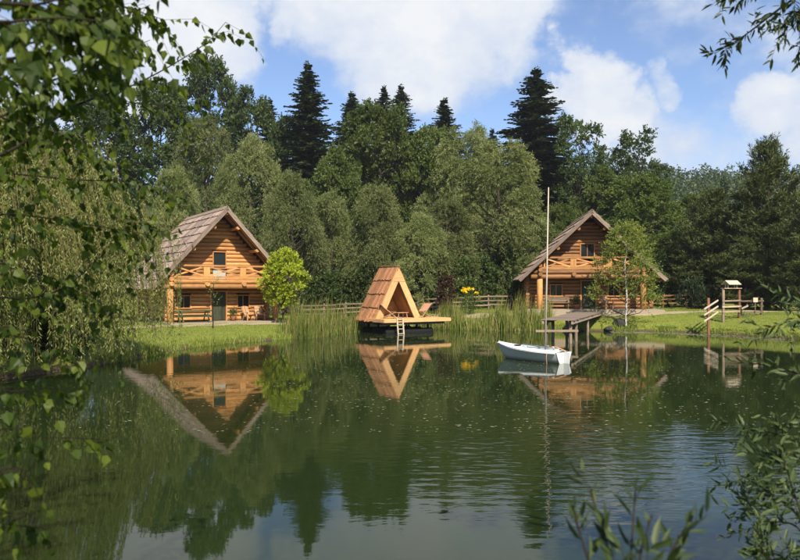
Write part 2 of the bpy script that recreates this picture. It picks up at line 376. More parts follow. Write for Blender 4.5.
def spl(pts, k=14):
    P = np.array([2*np.array(pts[0])-np.array(pts[1])]+[np.array(p) for p in pts]+[2*np.array(pts[-1])-np.array(pts[-2])], float); o = []
    for i in range(1, len(P)-2):
        a, b, c, d = P[i-1:i+3]
        for t in np.arange(k)/k: o.append(.5*((2*b)+(-a+c)*t+(2*a-5*b+4*c-d)*t*t+(-a+3*b-3*c+d)*t**3))
    o.append(P[-2]); return np.array(o)
strip('path', spl([(-17.5,41.0),(-14.0,43.6),(-9.5,46.6),(-6.5,49.4),(-2.5,51.6),(2.5,52.2),(7,50.6),(12.5,50.2),(18,50.4),(24,51.0),(30,50)]), 1.9)

# ------------------------------------------------------------------ log cabins
def win(parent, x, z0, z1, w, y, muntin=True, pale=False, fm=None):
    """window set into the log wall: frame (> pane, muntins)"""
    fm = fm or M_FRAME; t = .07; m = MB()
    m.box((x-w/2+t/2, y, (z0+z1)/2), (t, .2, z1-z0)); m.box((x+w/2-t/2, y, (z0+z1)/2), (t, .2, z1-z0))
    m.box((x, y-.003, z1-t/2+.001), (w+.06, .21, t)); m.box((x, y-.02, z0+t/2-.001), (w+.1, .25, t))
    f = m.build('window', fm, parent)
    MB().box((x, y+.02, (z0+z1)/2), (w-2*t+.01, .02, z1-z0-2*t+.01)).build('pane', M_DARKG, f)
    if muntin: MB().box((x, y-.005, (z0+z1)/2), (.04, .03, z1-z0-2*t)).build('muntin', fm, f)
    return f
def plank_door(parent, x, z0, z1, w, y, mat):
    d = MB().box((x, y, (z0+z1)/2), (w-.1, .05, z1-z0-.05)).build('door', mat, parent)
    k = 6; pw = (w-.1)/k
    for i in range(k): boardo('plank', mat, d, (x-(w-.1)/2+pw*(i+.5), y-.035, z0+.03), (x-(w-.1)/2+pw*(i+.5), y-.035, z1-.03), .03, pw*.95, up=(1,0,0))
    fr = MB(); fr.box((x-w/2, y-.03, (z0+z1)/2), (.09, .2, z1-z0+.05)); fr.box((x+w/2, y-.03, (z0+z1)/2), (.09, .2, z1-z0+.05)); fr.box((x, y-.035, z1+.05), (w+.18, .21, .09)); fr.build('door_frame', M_FRAME, d)
    MB().tube([(x+w*.33, y-.05, z0+1.0), (x+w*.33, y-.12, z0+1.0), (x+w*.2, y-.12, z0+1.0)], .014, 6).build('handle', M_BLACK, d)

def roof_slope(parent, s, apex, pitch, half, y0, y1, ncourse, mat, xr=0.0, seed=1, butt=.085, wr=(.16, .32), deckmat=None, deck_t=.05):
    rr = random.Random(seed); cp, sp = math.cos(pitch), math.sin(pitch); L = half/cp
    def pt(u, y, h): return Vector((xr+s*(u*cp+h*sp), y, apex-u*sp+h*cp))
    dk = MB().hexa([pt(0, y0+.04, -deck_t), pt(L-.04, y0+.04, -deck_t), pt(L-.04, y1-.04, -deck_t), pt(0, y1-.04, -deck_t), pt(0, y0+.04, 0), pt(L-.04, y0+.04, 0), pt(L-.04, y1-.04, 0), pt(0, y1-.04, 0)])
    ro = dk.build('roof', deckmat or M_LOG, parent)
    sp_ = L/ncourse
    for k in range(ncourse):
        m = MB(); y = y0+rr.uniform(0, .02)
        while y < y1-.02:
            w = min(rr.uniform(*wr), y1-y); u0 = max(.01, k*sp_-.14); u1 = (k+1)*sp_+rr.uniform(-.035, .05)
            h0 = .012; h1 = butt+rr.uniform(-.012, .015); th = .028
            a, b = y+.004, y+w-.004
            m.hexa([pt(u0, a, h0), pt(u1, a, h1), pt(u1, b, h1+rr.uniform(-.006, .006)), pt(u0, b, h0), pt(u0, a, h0+th), pt(u1, a, h1+th), pt(u1, b, h1+th), pt(u0, b, h0+th)])
            y += w
        m.build('shingle_course', mat, ro)
    return ro, pt, L

def cabin(name, loc, rz, label, apex, pitch, half, body, lm, seed, green_door):
    root = tag(empty(name, loc, rz), label, 'log cabin')
    PW = 3.7; yw = 1.25; yb = 9.0; r = .142; st = .272; tp = math.tan(pitch); z0 = .16
    MB().box((0, 4.2, -.22), (2*body+.9, 10.6, .72)).build('plinth', M_GRAVS, root)
    # openings in the front wall: x0, x1, z0, z1
    ops = [(-2.95, -2.0, 1.02, 1.95), (-.62, .50, .14, 2.16), (1.25, 2.2, 1.02, 1.95), (-.5, .5, 3.0, 5.0)] if green_door else \
          [(-2.85, -1.9, 1.05, 1.98), (-.55, .55, .14, 2.2), (1.4, 2.3, 1.05, 1.98), (-.62, .46, 3.9, 5.05)]
    nrow = int((apex-.5-z0)/st)
    for i in range(nrow):
        z = z0+st*(i+.5); g = (apex-z-.16)/tp-.12
        for yy, front in ((yw, True), (yb, False)):
            hw = min(body+(.22 if g > body+.3 else 0), g)
            if hw < .12: continue
            seg = [(-hw, hw)]
            if front:
                for a, b, c, d in ops:
                    if c-st*.35 < z < d+st*.35:
                        ns = []
                        for p, q in seg:
                            if b <= p or a >= q: ns.append((p, q))
                            else:
                                if a-p > .1: ns.append((p, a))
                                if q-b > .1: ns.append((b, q))
                        seg = ns
            for p, q in seg: log('log', lm, root, (p, yy, z), (q, yy, z), r)
        zs = z+st*.5
        if zs < apex-body*tp-.1 or zs < 2.2:
            for s in (-1, 1): log('log', lm, root, (s*body, yw-.24-.05*(i % 2), zs), (s*body, yb+.26, zs), r)
    # openings
    for i, (a, b, c, d) in enumerate(ops):
        w = b-a; x = (a+b)/2
        if i == 1: plank_door(root, x, c+.02, d, w, yw-.02, M_DOOR)
        elif i == 3 and green_door:
            f = win(root, x, c+.78, d, w, yw-.05, False)
            MB().box((x, yw-.03, c+.38), (w-.1, .08, .76)).build('lower_panel', M_PALE, f)
        else: win(root, x, c, d, w, yw-.05)
    # porch posts, beams, purlin ends
    for s in (-1, 1):
        log('post', M_POST, root, (s*PW, 0, .10), (s*PW, 0, 2.37), .215, 14)
        for z, e in ((2.70, -.42), (3.02, -.36), (3.34, -.30)):
            if z+.2 < apex-PW*tp+.6: log('tie_beam', lm, root, (s*(PW-.02-.0*z), e, z), (s*(PW-.02), yw, z), .15)
    BW = min(4.35, half-.75)
    log('beam', lm, root, (-BW, 0, 2.53), (BW, 0, 2.53), .175); log('beam', lm, root, (-BW+.2, .02, 2.86), (BW-.2, .02, 2.86), .17)
    for x in ((-1.28, 1.28) if green_door else (-1.25, 1.25)): log('joist', lm, root, (x, -.36, 2.69), (x, yw, 2.69), .155)
    # balcony floor and railing
    for i in range(5): boardo('floor_board', M_POST, root, (-3.55, .02+.225*i, 3.045), (3.55, .02+.225*i, 3.045), .215, .045)
    zt, zb = 3.94, 3.17; hw = min(3.62, (apex-zt-.1)/tp-.05); hb = min(3.7, (apex-zb)/tp-.2)
    boardo('handrail', M_POST, root, (-hw, -.02, zt), (hw, -.02, zt), .14, .12); boardo('bottom_rail', M_POST, root, (-hb, -.02, zb), (hb, -.02, zb), .10, .13)
    for x in (-1.27, 1.27): boardo('baluster_board', M_POST, root, (x, -.02, zb+.066), (x, -.02, zt-.062), .08, .42, up=(1,0,0))
    for a, b in ((-hw+.12, -1.5), (-1.05, 1.05), (1.5, hw-.12)):
        boardo('cross_brace', M_POST, root, (a, .0, zb+.09), (b, .0, zt-.09), .045, .10); boardo('cross_brace', M_POST, root, (a, -.052, zt-.09), (b, -.052, zb+.09), .045, .10)
    for s in (-1, 1): boardo('rail_post', M_POST, root, (s*(hw-.02), .04, zb-.2), (s*(hw-.02), .04, zt-.06), .1, .12, up=(1,0,0))
    # roof
    y0, y1 = -.5, yb+.75
    for s in (-1, 1):
        ro, pt, L = roof_slope(root, s, apex, pitch, half, y0, y1, 9, M_SHING, 0, seed+s, deckmat=M_LOG2)
        boardo('barge_board', M_GREYW, ro, pt(.02, y0-.02, -.07), pt(L-.05, y0-.02, -.07), .05, .26, up=pt(0,0,1)-pt(0,0,0))
        for yy in (-.25, .5, yb+.5): boardo('rafter', lm, ro, pt(.12, yy, -.13), pt(L-.15, yy, -.13), .12, .15, up=pt(0,0,1)-pt(0,0,0))
        for u in (1.55, 3.6): log('purlin', lm, ro, pt(u, y0+.12, -.30), pt(u, yw+.15, -.30), .12)
    log('ridge_beam', lm, root, (0, y0+.1, apex-.36), (0, y1-.1, apex-.36), .13)
    rc = MB()
    for s in (-1, 1): rc.hexa([(0, y0, apex+.10), (s*.26, y0, apex+.10-.26*tp*.93), (s*.26, y1, apex+.10-.26*tp*.93), (0, y1, apex+.10), (0, y0, apex+.135), (s*.275, y0, apex+.13-.26*tp*.93), (s*.275, y1, apex+.13-.26*tp*.93), (0, y1, apex+.135)])
    rc.build('ridge_cap', M_GREYW, root)
    return root
M_GRAVS = Mat('patio_concrete').base((.27,.225,.165), .9, .1).m
CL = Vector((-12.0, 48.0)); CLR = R_(33)
gl = .47
cabin('log_cabin', (CL.x, CL.y, gl), CLR, 'honey coloured log cabin left of the raft hut, beside the weeping willow', 7.9, R_(47.5), 5.13, 3.5, M_LOG, 11, True)
CR = Vector((14.0, 51.3)); CRR = R_(-6.0)
gr = 1.21
cabin('log_cabin', (CR.x, CR.y, gr), CRR, 'darker brown log cabin behind the pier and the bare mast', 7.3, R_(43.6), 5.3, 4.5, M_LOG2, 31, False)
def loc2(o, rz, x, y): return Vector((o.x+x*math.cos(rz)-y*math.sin(rz), o.y+x*math.sin(rz)+y*math.cos(rz)))

# ------------------------------------------------------------------ porch furniture
def picnic_table(loc, rz, label, mat, L=2.2):
    t = tag(empty('picnic_table', loc, rz), label, 'picnic table')
    for i in range(5): boardo('top_board', mat, t, (-L/2, -.3+.15*i, .76), (L/2, -.3+.15*i, .76), .142, .065)
    for s in (-1, 1):
        for i in range(2): boardo('seat_board', mat, t, (-L/2, s*(.66+.15*i), .45), (L/2, s*(.66+.15*i), .45), .142, .065)
        boardo('bearer', mat, t, (s*L*.36, -.8, .395), (s*L*.36, .8, .395), .06, .07)
        boardo('top_bearer', mat, t, (s*L*.36, -.33, .70), (s*L*.36, .33, .70), .062, .07)
        for q in (-1, 1): boardo('leg', mat, t, (s*(L*.36-.07), q*.62, 0), (s*(L*.36-.07), q*.22, .735), .08, .06, up=(1,0,0))
    return t
def bench(loc, rz, label, mat, L=1.7):
    t = tag(empty('bench', loc, rz), label, 'bench')
    for i in range(3): boardo('seat_board', mat, t, (-L/2, -.2+.16*i, .45), (L/2, -.2+.16*i, .45), .15, .04)
    for i in range(2): boardo('back_board', mat, t, (-L/2, .27+.03*i, .62+.2*i), (L/2, .27+.03*i, .62+.2*i), .035, .16)
    for s in (-1, 1):
        boardo('leg', mat, t, (s*L*.42, -.2, 0), (s*L*.42, -.2, .43), .07, .07); boardo('leg', mat, t, (s*L*.42, .22, 0), (s*L*.42, .34, .92), .07, .07)
        boardo('armrest', mat, t, (s*L*.42, -.26, .62), (s*L*.42, .27, .62), .08, .04)
    return t
def arm_chair(loc, rz, label, mat, group=None):
    """slatted wooden garden chair, reclined back, facing local -y"""
    t = tag(empty('garden_chair', loc, rz), label, 'chair', group)
    for s in (-1, 1):
        boardo('leg', mat, t, (s*.29, -.3, 0), (s*.29, -.3, .58), .05, .07, up=(0,1,0)); boardo('leg', mat, t, (s*.29, .34, 0), (s*.29, .05, .44), .05, .07, up=(0,1,0))
        boardo('armrest', mat, t, (s*.31, -.4, .60), (s*.31, .36, .58), .10, .03)
        boardo('side_rail', mat, t, (s*.25, -.34, .40), (s*.25, .30, .28), .035, .08)
    for i in range(5): boardo('seat_slat', mat, t, (-.25, -.32+.13*i, .45-.026*i), (.25, -.32+.13*i, .45-.026*i), .11, .025)
    for i in range(5): boardo('back_slat', mat, t, (-.22+.11*i, .22, .34), (-.22+.11*i, .56, 1.02-.02*abs(i-2)), .10, .025, up=(0,-1,.4))
    boardo('back_rail', mat, t, (-.28, .45, .80), (.28, .45, .80), .03, .07)
    return t
def deck_chair(loc, rz, label, cm, group=None):
    """folding sling chair, head towards +y"""
    t = tag(empty('deck_chair', loc, rz), label, 'chair', group)
    for s in (-1, 1):
        boardo('leg', M_CHAIR, t, (s*.28, -.55, .02), (s*.28, .52, .92), .035, .05, up=(1,0,0)); boardo('leg', M_CHAIR, t, (s*.245, .48, .02), (s*.245, -.45, .42), .035, .05, up=(1,0,0))
    for y, z in ((.52, .92), (-.45, .42), (-.5, .05), (.46, .05)): boardo('crossbar', M_CHAIR, t, (-.29, y, z), (.29, y, z), .035, .04)
    m = MB(); k = 10; P = []
    for i in range(k+1):
        q = i/k; P.append((-.45+.97*q, .42+.5*q-.17*math.sin(math.pi*q)))
    for i in range(k):
        (a, b), (c, d) = P[i], P[i+1]; m.hexa([(-.23, a, b), (.23, a, b), (.23, c, d), (-.23, c, d), (-.23, a, b+.008), (.23, a, b+.008), (.23, c, d+.008), (-.23, c, d+.008)])
    m.build('sling', cm, t); return t
def pot_plant(loc, label, seed, hm=None):
    t = tag(empty('potted_plant', loc), label, 'plant'); m = MB(); m.tube([(0,0,0),(0,0,.28),(0,0,.32)], [.13,.19,.2], 14); m.build('pot', M_CLAY, t)
    rg = np.random.default_rng(seed); n = 260; P = rg.normal(0, 1, (n, 3))*np.array([.13,.13,.16])+np.array([0,0,.55]); A = unit(P-np.array([0,0,.25])+rg.normal(0,.2,(n,3)))
    quads('leaves', leafq(P, A, rg.normal(0,1,(n,3)), .13, .06), rg.random(n), hm or L_BROAD, t); return t
slab = .14
def on_l(x, y, z=slab): v = loc2(CL, CLR, x, y); return (v.x, v.y, gl+z)
def on_r(x, y, z=slab): v = loc2(CR, CRR, x, y); return (v.x, v.y, gr+z)
picnic_table(on_l(-2.2, -.15), CLR, 'dark green picnic table with benches on the left cabin porch', M_GREENP, 2.6)
arm_chair(on_l(1.75, .15), CLR+R_(12), 'wooden slatted garden chair under the cabin window, nearer the door', M_CHAIR, 'two garden chairs on the left porch')
arm_chair(on_l(2.55, .1), CLR-R_(10), 'wooden slatted garden chair nearest the right porch post of the left cabin', M_CHAIR, 'two garden chairs on the left porch')
pot_plant(on_l(.78, .55), 'small clay pot with leafy plant beside the left cabin door', 3)
bench(on_r(-2.3, .6), CRR, 'dark wooden bench under the left window of the right cabin', M_FENCE)
arm_chair(on_r(1.15, -.05), CRR+R_(20), 'single slatted wooden chair in front of the right cabin', M_CHAIR)
pot_plant(on_r(-1.0, .4), 'small clay pot with plant beside the right cabin door', 5, L_DARK)

# ------------------------------------------------------------------ A-frame hut on a raft
RF = Vector((-1.5, 44.4)); RFR = R_(33); DK = .95
rt = tag(empty('raft_hut', (RF.x, RF.y, 0), RFR), 'pale wooden A-frame hut with shingled sides on a floating raft deck', 'raft hut')
nb = 24; bw = 3.75/nb
for i in range(nb): boardo('deck_board', M_PLANK, rt, (-.15, -1.2+bw*(i+.5), DK-.025), (5.0, -1.2+bw*(i+.5), DK-.025), bw-.012, .05)
for y, a, b in ((-1.2, -.15, 5.0), (2.55, -.15, 5.0)): boardo('fascia', M_PLANK, rt, (a, y-.02, DK-.13), (b, y-.02, DK-.13), .04, .17)
for x in (-.15, 5.0): boardo('fascia', M_PLANK, rt, (x, -1.19, DK-.13), (x, 2.54, DK-.13), .04, .17)
for y in (-.7, .5, 1.9): boardo('joist', M_FENCE, rt, (0, y, DK-.3), (4.8, y, DK-.3), .12, .2)
for y in (-.55, .75, 2.0): log('pontoon', M_BLACK, rt, (.25, y, .06), (3.9, y, .06), .26, 16)
ap, hf = 3.32, 1.7; pa = math.atan2(ap, hf)
for s in (-1, 1):
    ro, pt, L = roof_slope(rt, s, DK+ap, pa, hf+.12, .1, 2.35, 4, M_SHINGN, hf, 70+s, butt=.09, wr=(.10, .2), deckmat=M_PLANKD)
    nrm = pt(0, 0, 1)-pt(0, 0, 0)
    boardo('frame_board', M_PLANK, ro, pt(.30, .055, -.20), pt(L-.16, .055, -.20), .10, .42, up=nrm)
    boardo('back_frame', M_PLANK, ro, pt(.2, 2.30, -.20), pt(L-.1, 2.30, -.20), .08, .25, up=nrm)
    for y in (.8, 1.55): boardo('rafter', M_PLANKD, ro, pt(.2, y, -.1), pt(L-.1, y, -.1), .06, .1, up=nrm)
gp = MB(); w = .62/ap*hf*1.0
gp.hexa([(hf-.44, -.012, DK+ap-.95), (hf+.44, -.012, DK+ap-.95), (hf+.44, .028, DK+ap-.95), (hf-.44, .028, DK+ap-.95), (hf-.03, -.012, DK+ap-.1), (hf+.03, -.012, DK+ap-.1), (hf+.03, .028, DK+ap-.1), (hf-.03, .028, DK+ap-.1)])
gp.build('gable_plate', M_PLANK, rt)
for i in range(12):
    za = DK+.02+.255*i; zb2 = za+.245; wa = hf*(1-(za-DK)/ap)-.14; wb = hf*(1-(zb2-DK)/ap)-.14
    if wb < .05: break
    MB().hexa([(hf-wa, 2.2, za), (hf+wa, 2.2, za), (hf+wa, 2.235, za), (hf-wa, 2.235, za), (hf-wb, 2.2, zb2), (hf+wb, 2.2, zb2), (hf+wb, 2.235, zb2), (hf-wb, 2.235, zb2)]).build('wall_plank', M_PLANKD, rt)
for x in (.6, 2.1, 3.6):
    for y in (-.55, .75, 2.0): boardo('bracket', M_BLACK, rt, (x, y, .28), (x, y, DK-.2), .1, .1)
boardo('ridge_cap', M_SHINGN, rt, (hf, .05, DK+ap+.10), (hf, 2.4, DK+ap+.10), .2, .04)
# boarding ladder hooked on the deck edge
ld = empty('boarding_ladder', (RF.x+.95*math.cos(RFR)+1.27*math.sin(RFR), RF.y+.95*math.sin(RFR)-1.27*math.cos(RFR), 0), RFR)
tag(ld, 'small pale wooden ladder from the raft deck into the water', 'ladder')
for s in (-1, 1): boardo('stile', M_CANVW, ld, (s*.21, .0, 1.02), (s*.21, -.2, -.45), .05, .08, up=(1,0,0))
for i in range(5):
    z = .92-.29*i; boardo('rung', M_CANVW, ld, (-.2, -.02-.125*(.95-z), z), (.2, -.02-.125*(.95-z), z), .09, .035)
def on_raft(x, y, z=DK): v = loc2(RF, RFR, x, y); return (v.x, v.y, z)
deck_chair(on_raft(.75, -.25), RFR+R_(62), 'reddish canvas deck chair at the left of the raft hut opening', M_CANV)
deck_chair(on_raft(3.75, .15), RFR-R_(72), 'reddish canvas deck chair at the right foot of the raft hut', M_CANV)
t = tag(empty('low_table', on_raft(1.75, -.15), RFR+R_(10)), 'low slatted wooden table in the raft hut opening', 'table')
for i in range(5): boardo('slat', M_CHAIR, t, (-.45, -.2+.1*i, .36), (.45, -.2+.1*i, .36), .085, .03)
for s in (-1, 1):
    for q in (-1, 1): boardo('leg', M_CHAIR, t, (s*.4, q*.2, 0), (s*.34, q*.17, .345), .045, .045)

# ------------------------------------------------------------------ sailing dinghy
bs = Vector((6.30, 27.0)); bax = Vector((-.66, .751)).normalized(); brz = math.atan2(bax.y, bax.x)
bt = tag(empty('sailing_dinghy', (bs.x, bs.y, 0), brz), 'small white sailing dinghy with bare mast moored on the pond', 'boat')
BL = 3.25; ns, nr = 18, 9
def half_w(q): return .40+.27*math.sin(math.pi*min(1, q*1.15+.1))*1.0 if q < .45 else max(.012, (.40+.27*math.sin(math.pi*min(1, .45*1.15+.1)))*(1-((q-.45)/.55)**2.1))
def sheer(q): return .42+.20*q**1.8
V = []; Fc = []
for i in range(ns+1):
    q = i/ns; w = half_w(q); sh = sheer(q); keel = -.16+.62*max(0, (q-.72)/.28)**2.2
    for j in range(2*nr+1):
        k = (j-nr)/nr; a = abs(k); yy = math.copysign(w*(1-(1-a)**1.0)**.0*(a**.55)*(.80+.20*a), k) if a > 0 else 0
        V.append((BL*q+.10*q*a**2*(q > .9), yy, keel+(sh-keel)*(a**1.7)))
row = 2*nr+1
for i in range(ns):
    for j in range(row-1): a = i*row+j; Fc.append((a, a+1, a+row+1, a+row))
hm = MB(); hm.v = V; hm.f = Fc; hm.sm = [True]*len(Fc); hm.poly([V[j] for j in range(row)][::-1])
hm.build('hull', M_HULL, bt)
tr_ = MB(); tr_.poly([(v[0]-.012, v[1]*1.01, v[2]) for v in V[:row]]); tr_.v += [(v[0]-.035, v[1]*1.01, v[2]) for v in V[:row]]
tr_.f.append(tuple(range(2*row-1, row-1, -1))); tr_.sm.append(False)
for j in range(row): tr_.f.append((j, (j+1) % row, row+(j+1) % row, row+j)); tr_.sm.append(False)
tr_.build('transom', M_WHITE, bt)
# deck: from the gunwale to the cockpit rim, cambered
dm = MB(); c0, c1, cw = .12, .52, .60
for i in range(ns):
    for s in (-1, 1):
        def edge(q):
            w = half_w(q)+.03; inn = w*cw if c0 <= q <= c1 else 0; return w, inn
        q0, q1 = i/ns, (i+1)/ns; qa = .5*(q0+q1); cock = c0 <= qa <= c1
        w0, w1 = half_w(q0)+.03, half_w(q1)+.03; i0, i1 = (w0*cw, w1*cw) if cock else (0, 0)
        pts = [(BL*q0, s*w0, sheer(q0)), (BL*q1, s*w1, sheer(q1)), (BL*q1, s*i1, sheer(q1)+.06), (BL*q0, s*i0, sheer(q0)+.06)]
        dm.poly(pts if s < 0 else pts[::-1], False)
        dm.poly([(BL*q0, s*w0, sheer(q0)-.045), (BL*q1, s*w1, sheer(q1)-.045), (BL*q1, s*w1, sheer(q1)), (BL*q0, s*w0, sheer(q0))] if s < 0 else [(BL*q0, s*w0, sheer(q0)), (BL*q1, s*w1, sheer(q1)), (BL*q1, s*w1, sheer(q1)-.045), (BL*q0, s*w0, sheer(q0)-.045)], False)
dm.build('deck', M_WHITE, bt)
cm_ = MB()
qs = np.linspace(c0+.02, c1-.01, 9); rim = [(BL*q, (half_w(q)+.03)*cw) for q in qs]
loop = [(x, y) for x, y in rim]+[(x, -y) for x, y in rim[::-1]]
for i in range(len(loop)):
    (xa, ya), (xb, yb_) = loop[i], loop[(i+1) % len(loop)]; za, zb3 = sheer(xa/BL), sheer(xb/BL)
    cm_.poly([(xa, ya, .12), (xb, yb_, .12), (xb, yb_, zb3+.085), (xa, ya, za+.085)])
cm_.poly([(x, y, .13) for x, y in loop][::-1]); cm_.build('cockpit', Mat('cockpit_grey').base((.42,.46,.48), .5).m, bt)
for qx in (.24, .40): MB().box((BL*qx, 0, .36), (.2, 2*half_w(qx)*cw, .035)).build('thwart', M_WHITE, bt)
hatch = MB().tube([(BL*.66, .12, sheer(.66)+.03), (BL*.66, .12, sheer(.66)+.075)], [.15, .14], 20); hatch.build('hatch', M_BLACK, bt)
mt = MB(); mx0 = BL*.30; top = Vector((mx0-.10, -.24, 6.9)); mt.tube([(mx0, -.16, .2), ((mx0+top.x)/2, (-.16+top.y)/2, 3.5), top], [.032, .030, .021], 10); mt.build('mast', M_MAST, bt)
MB().tube([(mx0, -.1, .62), (BL*.12, .06, .58)], .03, 8).build('boom', M_MAST, bt)
boardo('oar', Mat('oar_blue').base((.12,.17,.22), .5).m, bt, (BL*.16, .22, .56), (BL*.58, .10, .63), .06, .03)
MB().hexa([(-.05,-.02,.46),(-.30,-.02,.40),(-.30,.02,.40),(-.05,.02,.46),(-.05,-.02,-.35),(-.24,-.02,-.4),(-.24,.02,-.4),(-.05,.02,-.35)]).build('rudder', M_WHITE, bt)
MB().tube([(-.12, 0, .47), (.3, .03, .60), (.62, .05, .62)], .018, 6).build('tiller', M_CHAIR, bt)
MB().tube([(mx0+.04, -.14, .6), top*.99], .005, 5).build('halyard', M_MAST, bt)
rope = MB(); rope.tube([(.30, .64, .40), (.28, .70, .25), (.24, .72, .0), (.2, .70, -.3)], .012, 6); rope.build('rope', M_CANV, bt)

# ------------------------------------------------------------------ pier
pn, pf = Vector((8.2, 36.5)), Vector((13.55, 49.6)); pd = (pf-pn); PL = pd.length; prz = math.atan2(pd.y, pd.x)
pr = tag(empty('pier', (pn.x, pn.y, 0), prz), 'weathered wooden pier on posts leading to the right cabin', 'pier')
PZ = 1.25; hwp = .85; nbp = 84; me_b = None
for i in range(nbp):
    w = PL/nbp; o = boardo('deck_board', M_GREYW, pr, (w*(i+.5), -hwp+rl.uniform(-.03, .03), PZ-.02+rl.uniform(-.004, .004)), (w*(i+.5), hwp+rl.uniform(-.03, .03), PZ-.02), w-.012, .04)
for s in (-1, 1): boardo('side_beam', M_FENCEL, pr, (.05, s*(hwp-.1), PZ-.14), (PL, s*(hwp-.1), PZ-.14), .09, .19)
for x in (.3, 2.3, 7.2):
    for s in (-1, 1): log('post', M_FENCE if x > 1 or s > 0 else M_FENCEL, pr, (x, s*(hwp-.22), -1.35), (x, s*(hwp-.22), PZ-.05), .085, 10)
boardo('brace', M_FENCEL, pr, (.18, -1.05, .68), (.18, 1.15, .62), .06, .12)

# ------------------------------------------------------------------ fences
def fence(pts, label, mat, hgt=1.15, gap=2.1, rails=(.4, .72, 1.04), gname='wooden rail fences'):
    P = np.array(pts, float); z0 = gz(*P[0]); f = tag(empty('rail_fence', (P[0][0], P[0][1], z0)), label, 'fence', None)
    tops = []
    for a, b in zip(P[:-1], P[1:]):
        k = max(1, round(np.linalg.norm(b-a)/gap))
        for i in range(k+(b is P[-1])): tops.append(a+(b-a)*i/k)
    if np.linalg.norm(tops[-1]-P[-1]) > .1: tops.append(P[-1])
    L = [Vector((q[0]-P[0][0], q[1]-P[0][1], gz(*q)-z0)) for q in tops]
    for q in L: log('post', mat, f, q+Vector((0, 0, -.3)), q+Vector((rl.uniform(-.03, .03), 0, hgt+rl.uniform(-.04, .05))), .07, 8)
    for a, b in zip(L[:-1], L[1:]):
        d = (b-a).normalized(); off = Vector((d.y, -d.x, 0))*.085
        for r in rails: boardo('rail', mat, f, a+off-d*.12+Vector((0, 0, r+rl.uniform(-.03, .03))), b+off+d*.12+Vector((0, 0, r+rl.uniform(-.03, .03))), .045, .10)
    return f
fence([(-7.6,54.2),(-4.2,54.4),(-.6,54.6)], 'dark rail fence between the left cabin and the raft hut', M_FENCE)
fence([(1.4,54.8),(5.2,55.0),(8.8,55.6)], 'rail fence behind the reeds between the raft hut and the right cabin', M_FENCEM)
fence([(20.6,60.0),(24.5,60.0),(29.5,59.2)], 'reddish rail fence to the right of the right cabin', M_REDW)
# stepped hand rail going down the right bank, with a bird feeder
gx0, gy0 = 19.2, 43.6
t = tag(empty('stair_railing', (gx0, gy0, 0)), 'rustic stair railing of slanted and level rails down the right bank', 'railing')
pts = [(0, 0), (1.62, 1.5), (2.9, 2.0), (4.6, 2.5)]; zz = [gz(gx0+a, gy0+b) for a, b in pts]; tops_ = [2.28, 2.86, 2.86, 2.25]
for (a, b), z, h, mt_ in zip(pts, zz, tops_, (M_REDW, M_FENCEL, M_REDW, M_FENCE)): log('post', mt_, t, (a, b, z-.3), (a, b, h), .085, 9)
for za, zb4 in ((1.59, 2.12), (1.22, 1.74), (.84, 1.38)): boardo('slanted_rail', M_CANVW, t, (-.5, -.55, za), (.95, .75, zb4), .05, .09)
for r in (1.36, 1.68, 2.06): boardo('rail', M_FENCEL, t, (1.5, 1.37, r), (3.0, 1.95, r+.03), .05, .10)
for r in (1.32, 2.05): boardo('rail', M_FENCE, t, (2.8, 1.88, r), (4.72, 2.45, r), .05, .10)
boardo('short_rail', M_FENCEL, t, (3.0, 1.93, 1.55), (3.5, 2.05, 1.75), .05, .1)
fx, fy = gx0+2.26, gy0+1.75
bf = tag(empty('bird_feeder', (fx, fy, 2.86), math.atan2(.5, 1.28)), 'small pale roofed bird feeder resting on two posts of the stair railing', 'bird feeder')
MB().box((0, 0, .02), (1.5, .34, .04)).build('tray', M_FENCEL, bf)
for s in (-1, 1):
    boardo('corner_post', M_CANVW, bf, (s*.38, .1, .04), (s*.38, .1, .30), .05, .05); boardo('corner_post', M_CANVW, bf, (s*.38, -.1, .04), (s*.38, -.1, .30), .05, .05)
    MB().hexa([(-.52, 0, .50), (.52, 0, .50), (.52, s*.32, .25), (-.52, s*.32, .25), (-.52, 0, .535), (.52, 0, .535), (.52, s*.33, .285), (-.52, s*.33, .285)]).build('roof_board', M_CANVW, bf)
sx_, sy_ = gx0+4.0, gy0+2.1
sg = tag(empty('sign', (sx_, sy_, gz(sx_, sy_))), 'small blank white sign board on a stake by the stair railing', 'sign')
boardo('stake', M_FENCE, sg, (0, .03, -.2), (0, .03, 1.2), .05, .05, up=(1,0,0)); MB().box((0, -.02, 1.08), (.3, .025, .3)).build('board', M_CANVW, sg)

# rocks at the pier head
def rock(loc, s, label, seed):
    import bmesh
    bm = bmesh.new(); bmesh.ops.create_icosphere(bm, subdivisions=3, radius=1); rr = np.random.default_rng(seed); K = rr.normal(0, 1, (5, 3))
    for v in bm.verts:
        q = sum(math.sin(v.co.dot(Vector(k))*1.7+i) for i, k in enumerate(K))*.09; v.co *= 1+q; v.co = Vector((v.co.x*s[0], v.co.y*s[1], v.co.z*s[2]))
    me = bpy.data.meshes.new('rock'); bm.to_mesh(me); bm.free(); me.materials.append(M_ROCK); o = link(bpy.data.objects.new('rock', me)); o.location = loc
    return tag(o, label, 'rock', 'dark rocks at the pier head')
for i, (x, y, s, lb) in enumerate(((14.9,47.3,(.55,.45,.3),'dark boulder nearest the pier at the shore'),(14.0,46.9,(.3,.3,.2),'small dark rock under the edge of the pier'))):
    rock((x, y, max(.05, gz(x, y))+s[2]*.25), s, lb, i+3)

